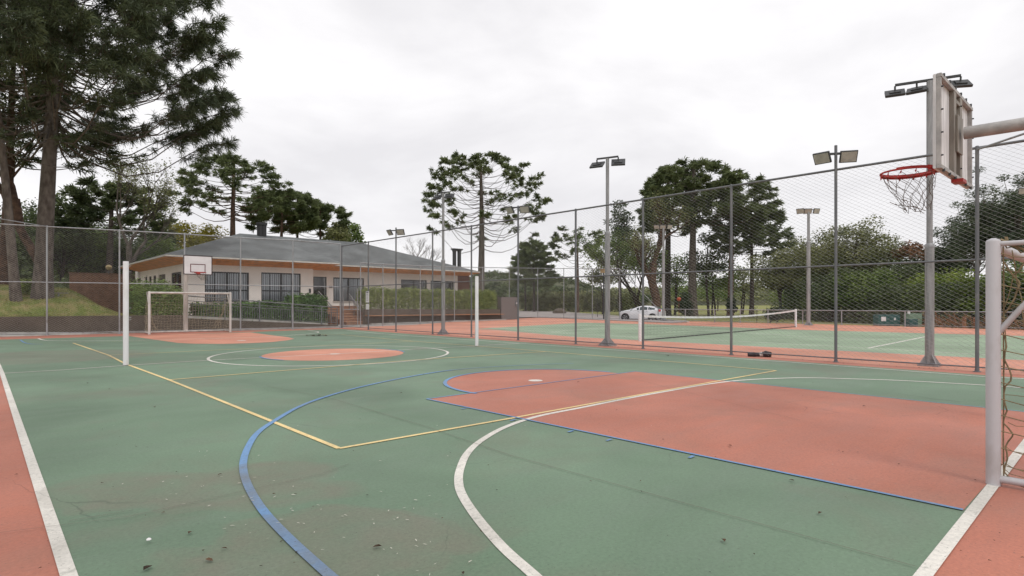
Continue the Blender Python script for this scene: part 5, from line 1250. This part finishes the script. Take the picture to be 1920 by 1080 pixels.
# ================================================================== car
def car():
    L_, W_, H_ = 3.3, 1.42, 1.18
    root = empty('parked_car', (0, 0, 0), 'white hatchback car parked on the road beyond the tennis court, seen from the left rear', 'car')
    # stations: x from front (+) to rear (-): (x, zlow, zmid, zbelt, ztop, wbelt, wtop)
    S = [(1.65, .30, .42, .52, .54, .40, .36), (1.60, .22, .42, .62, .66, .56, .50), (1.45, .18, .42, .70, .74, .66, .58), (1.1, .17, .42, .76, .82, .70, .60), (.80, .17, .42, .79, .87, .71, .60), (.62, .17, .42, .80, .93, .71, .585),
         (.15, .17, .42, .80, 1.09, .71, .53), (-.1, .17, .42, .81, 1.15, .71, .52), (-.4, .17, .42, .82, 1.17, .71, .52), (-.75, .17, .42, .84, 1.14, .71, .52), (-1.1, .18, .42, .86, 1.07, .69, .51), (-1.36, .20, .42, .87, .98, .67, .50), (-1.54, .24, .42, .85, .89, .64, .52), (-1.66, .28, .42, .74, .79, .60, .54)]
    m = local(); n = 12
    for x, a, b, c, t, wb, wt in S:
        wm = min(.71, wb+.04)
        for y, z in ((wm*.9, a), (wm, b), (wb, c), (wt*1.0+.015, t-.05), (wt-.06, t)): m.v.append((x, y, z))
        for y, z in ((-wt+.06, t), (-wt-.015, t-.05), (-wb, c), (-wm, b), (-wm*.9, a)): m.v.append((x, y, z))
    k = 10
    for i in range(len(S)-1):
        for j in range(k):
            j2 = (j+1) % k; m.f.append((i*k+j, i*k+j2, (i+1)*k+j2, (i+1)*k+j))
    m.f.append(tuple(range(k))); m.f.append(tuple((len(S)-1)*k+j for j in reversed(range(k))))
    body = m.build('body', M['carpaint'], root, smooth=True)
    # side windows, sitting just proud of the greenhouse
    for sg in (1, -1):
        for (x0, x1) in ((.72, .02), (-.04, -.62), (-.68, -1.18)):
            def at(x, f):
                for A, B in zip(S, S[1:]):
                    if B[0] <= x <= A[0]:
                        t = (A[0]-x)/(A[0]-B[0]); c = A[3]+(B[3]-A[3])*t; tt = A[4]+(B[4]-A[4])*t-.05; wb = A[5]+(B[5]-A[5])*t; wt = A[6]+(B[6]-A[6])*t+.015
                        return Vector((x, sg*(wb+(wt-wb)*f+.008), c+(tt-c)*f))
            xs_ = [x0+(x1-x0)*i/4 for i in range(5)]; m = local(); lo = [at(x, .10) for x in xs_]; hi = [at(x, .90) for x in xs_]
            m.poly((lo+hi[::-1]) if sg < 0 else (hi+lo[::-1])); m.build('side_window', M['carglass'], body)
    m = local(); m.poly([(.66, -.60, .90), (.66, .60, .90), (.18, .49, 1.08), (.18, -.49, 1.08)]); m.v = [(x+.03, y, z+.02) for x, y, z in m.v]; m.build('windscreen', M['carglass'], body)
    m = local(); m.poly([(-1.08, .47, 1.08), (-1.08, -.47, 1.08), (-1.50, -.50, .91), (-1.50, .50, .91)]); m.v = [(x-.03, y, z+.02) for x, y, z in m.v]; m.build('rear_window', M['carglass'], body)
    for sg in (1, -1):
        m = local().box((-1.52, sg*.58, .80), (.20, .16, .17)); m.build('tail_light', M['carred'], body, bevel=.02)
        m = local().box((1.50, sg*.55, .62), (.24, .16, .10)); m.build('headlight', M['lightglass'], body, bevel=.02)
        m = local().box((.62, sg*.76, .90), (.10, .10, .08)); m.build('mirror', M['carpaint'], body, bevel=.02)
        for hx in (.05, -.58): local().box((hx, sg*.722, .74), (.12, .02, .025)).build('door_handle', M['alloy'], body)
    m = local().box((-1.645, 0, .36), (.05, 1.0, .12)); m.build('rear_bumper', M['darkframe'], body)
    m = local().box((-1.655, 0, .62), (.02, .36, .09)); m.build('number_plate', M['galv'], body)
    m = local().box((0, 0, .19), (2.6, 1.2, .1)); m.build('underbody', M['black'], root)
    for x in (1.08, -1.02):
        for sg in (1, -1):
            m = local()
            a = [(x+math.cos(R(t))*.325, sg*.722, .28+math.sin(R(t))*.325) for t in range(0, 360, 15)]
            m.poly(a if sg < 0 else a[::-1]); m.build('wheel_arch', M['black'], body)
            m = local(); m.tube([(x, sg*.60, .27), (x, sg*.735, .27)], .27, 24); wh = m.build('wheel', M['tyre'], root)
            m = local()
            for s_ in range(5):
                an = s_*2*math.pi/5; m.bar((x+.03*math.cos(an), sg*.742, .27+.03*math.sin(an)), (x+.17*math.cos(an), sg*.742, .27+.17*math.sin(an)), .02, .05)
            m.tube([(x+.175*math.cos(R(t)), sg*.74, .27+.175*math.sin(R(t))) for t in range(0, 361, 20)], .016, 5, cap=False)
            m.build('rim', M['alloy'], wh)
    return root
cr0 = car(); p = AT(1203.5, HZ, 44.6); p.z = GZ+.03
cr0.location = p; th_ = R(30); hd = -Vector((cs, -sn, 0))*math.cos(th_)+Vector((sn, cs, 0))*math.sin(th_)
cr0.rotation_euler = (0, 0, math.atan2(hd.y, hd.x)); 
# ================================================================== small things on the lawn
p = B_(1179, 95, GZ+.1); hh = Ht(558.5, 95, p.z); w_ = pxr(40, 95)
root = empty('covered_trailer', p, 'long dark blue covered trailers far across the lawn above the car', 'trailer')
for k, (a, b) in enumerate(((-.5, .05), (.1, .5))):
    m = MB(); m.box(p+rtx*w_*(a+b)/2+Vector((0, 0, hh*.55)), (w_*(b-a), 1.6, hh*.6), rz=-YAW); m.build('cover', M['navy'], root, bevel=.05)
    m = MB(); m.box(p+rtx*w_*(a+b)/2+Vector((0, 0, hh*.9)), (w_*(b-a)*.96, 1.5, hh*.08), rz=-YAW); m.build('roof_sheet', M['galv'], root)
    m = MB()
    for s_ in (-.3, .3): m.tube([p+rtx*w_*((a+b)/2+s_*(b-a))+Vector((0, 0, .25)), p+rtx*(w_*((a+b)/2+s_*(b-a)))+Vector((-.2*sn, -.2*cs, .25))], .3, 12)
    m.build('wheels', M['tyre'], root)
# dark path lamp with a timber head
p = G(1132, 599.5, GZ+.1); hh = CH+(HZ-507)/F*depth(p); root = empty('path_lamp', p, 'dark lamp post with a square timber head beside the middle floodlight pole', 'lamp post')
m = MB(); m.tube([p, (p.x, p.y, hh)], .055, 8); m.build('post', M['darkframe'], root)
m = MB(); m.box((p.x, p.y, hh-.06), (.36, .36, .26)); m.box((p.x, p.y, hh+.09), (.42, .42, .04)); m.build('lamp_head', M['boxlamp'], root)
# globe lamp on the garden wall
p = PY(204, 501, 34.2); root = empty('wall_lantern', Vector((p.x, p.y, p.z-.4)), 'small cream lantern above the brown slatted wall', 'lantern')
MB().lathe(p, [(.02, -.22), (.12, -.15), (.2, 0), (.16, .1), (.03, .16)], 8).build('shade', M['boxlamp'], root); MB().tube([p-Vector((0, 0, .45)), p-Vector((0, 0, .2))], .03, 6).build('stem', M['darkframe'], root)
# meter boxes behind the low fence
def kiosk(u0, u1, vt, vb, d, mt, lb, doors, plates):
    a = AT(u0, HZ, d); b = AT(u1, HZ, d); z1 = CH+(HZ-vt)/F*d; z0 = GZ; c = (a+b)/2; c.z = 0; w_ = (b-a).length
    root = empty('utility_box', Vector((c.x, c.y, z0)), lb, 'utility box', None)
    m = MB().box((c.x, c.y, (z0+z1)/2), (w_, .45, z1-z0), rz=-YAW); bd_ = m.build('cabinet', M[mt], root, bevel=.02)
    f = Vector((-sn, -cs, 0))
    for k in range(doors):
        o = c+rtx*w_*((k+.5)/doors-.5)+f*.235; m = MB().box((o.x, o.y, (z0+z1)/2), (w_/doors-.06, .02, (z1-z0)-.12), rz=-YAW); dm = m.build('cabinet_door', M[mt], bd_)
        if plates:
            o = o+f*.016; MB().box((o.x, o.y, z0+(z1-z0)*.68), ((.26 if k == 0 else .1), .01, (.24 if k == 0 else .14)), rz=-YAW).build('label_plate', M['paper'], dm)
kiosk(1641, 1683, 590, 613, 33.3, 'teal', 'teal green double door utility cabinet behind the low fence', 2, True)
kiosk(1699, 1724, 588, 613, 32.8, 'pgreen', 'tall pale green utility cabinet right of the teal one', 1, False)
kiosk(1699.5, 1716, 598, 613.5, 31.9, 'teal', 'small teal green box standing before the pale green cabinet', 1, False)
p = B_(1704, 32.8, CH+(HZ-586)/F*32.8); m = MB().lathe(p-Vector((0, 0, .06)), [(.07, 0), (.07, .1), (.03, .14)], 10); tag(m.build('white_cap', M['paper']), 'small white cap on top of the pale green cabinet', 'cap')
gt = 'short timber posts behind the low fence'
for u, d, v, lb in ((1808, 30, 594, 'short timber post left of the fence post near the brushwood'), (1829, 29.4, 595.5, 'short timber post hidden half behind the dividing fence post')):
    p = B_(u, d, GZ); z1 = CH+(HZ-v)/F*d; m = MB().tube([p, (p.x, p.y, z1-.03)], .09, 10); m.lathe((p.x, p.y, z1-.03), [(.10, 0), (.10, .04), (.02, .05)], 10); tag(m.build('timber_post', M['brownleaf']), lb, 'post', gt)
# round orange thing by the cypress, pink block by the road, dark rock
p = AT(1273, 561, 41.3); root = MB().lathe(p, [(.02, -.15), (.13, -.10), (.16, 0), (.13, .10), (.02, .15)], 10).tube([(p.x, p.y, GZ), (p.x, p.y, p.z-.12)], .012, 4); tag(root.build('orange_flower_cluster', M['orange'], smooth=True), 'round orange red flower head on a stem beside the small dark cypress', 'flower')
def rock(u, v, d, s, lb, mt):
    p = B_(u, d); rnd = random.Random(int(u)); m = MB()
    m.lathe(p, [(s, -.05), (s*1.05, s*.35), (s*.8, s*.7), (s*.35, s*.85)], 9); m.v = [(x+rnd.uniform(-.1, .1)*s, y+rnd.uniform(-.1, .1)*s, z+rnd.uniform(-.06, .06)*s) for x, y, z in m.v]; tag(m.build('rock', M[mt], smooth=True), lb, 'rock')
rock(1049, 584, 70, .8, 'dark rounded rock beside the road bend', 'brownwall')
# pale stick resting on the mound
p = AT(110, 542, 26.5); p.z = mh(p.x, p.y)+.14; m = MB().box(p, (.75, .12, .035), rz=-.6); m.box(p-Vector((0, 0, .1)), (.06, .06, .2)); tag(m.build('garden_light', M['galv']), 'small flat grey garden light right of the huge trunk', 'garden light')
# ================================================================== final scale to metres
done = set()
for o in COL.objects:
    if o.type in ('CAMERA', 'LIGHT'): continue
    o.location = o.location*K
    if o.type == 'MESH' and o.data.name not in done:
        done.add(o.data.name); o.data.transform(Matrix.Scale(K, 4))
    for md in o.modifiers:
        if md.type == 'BEVEL': md.width *= K
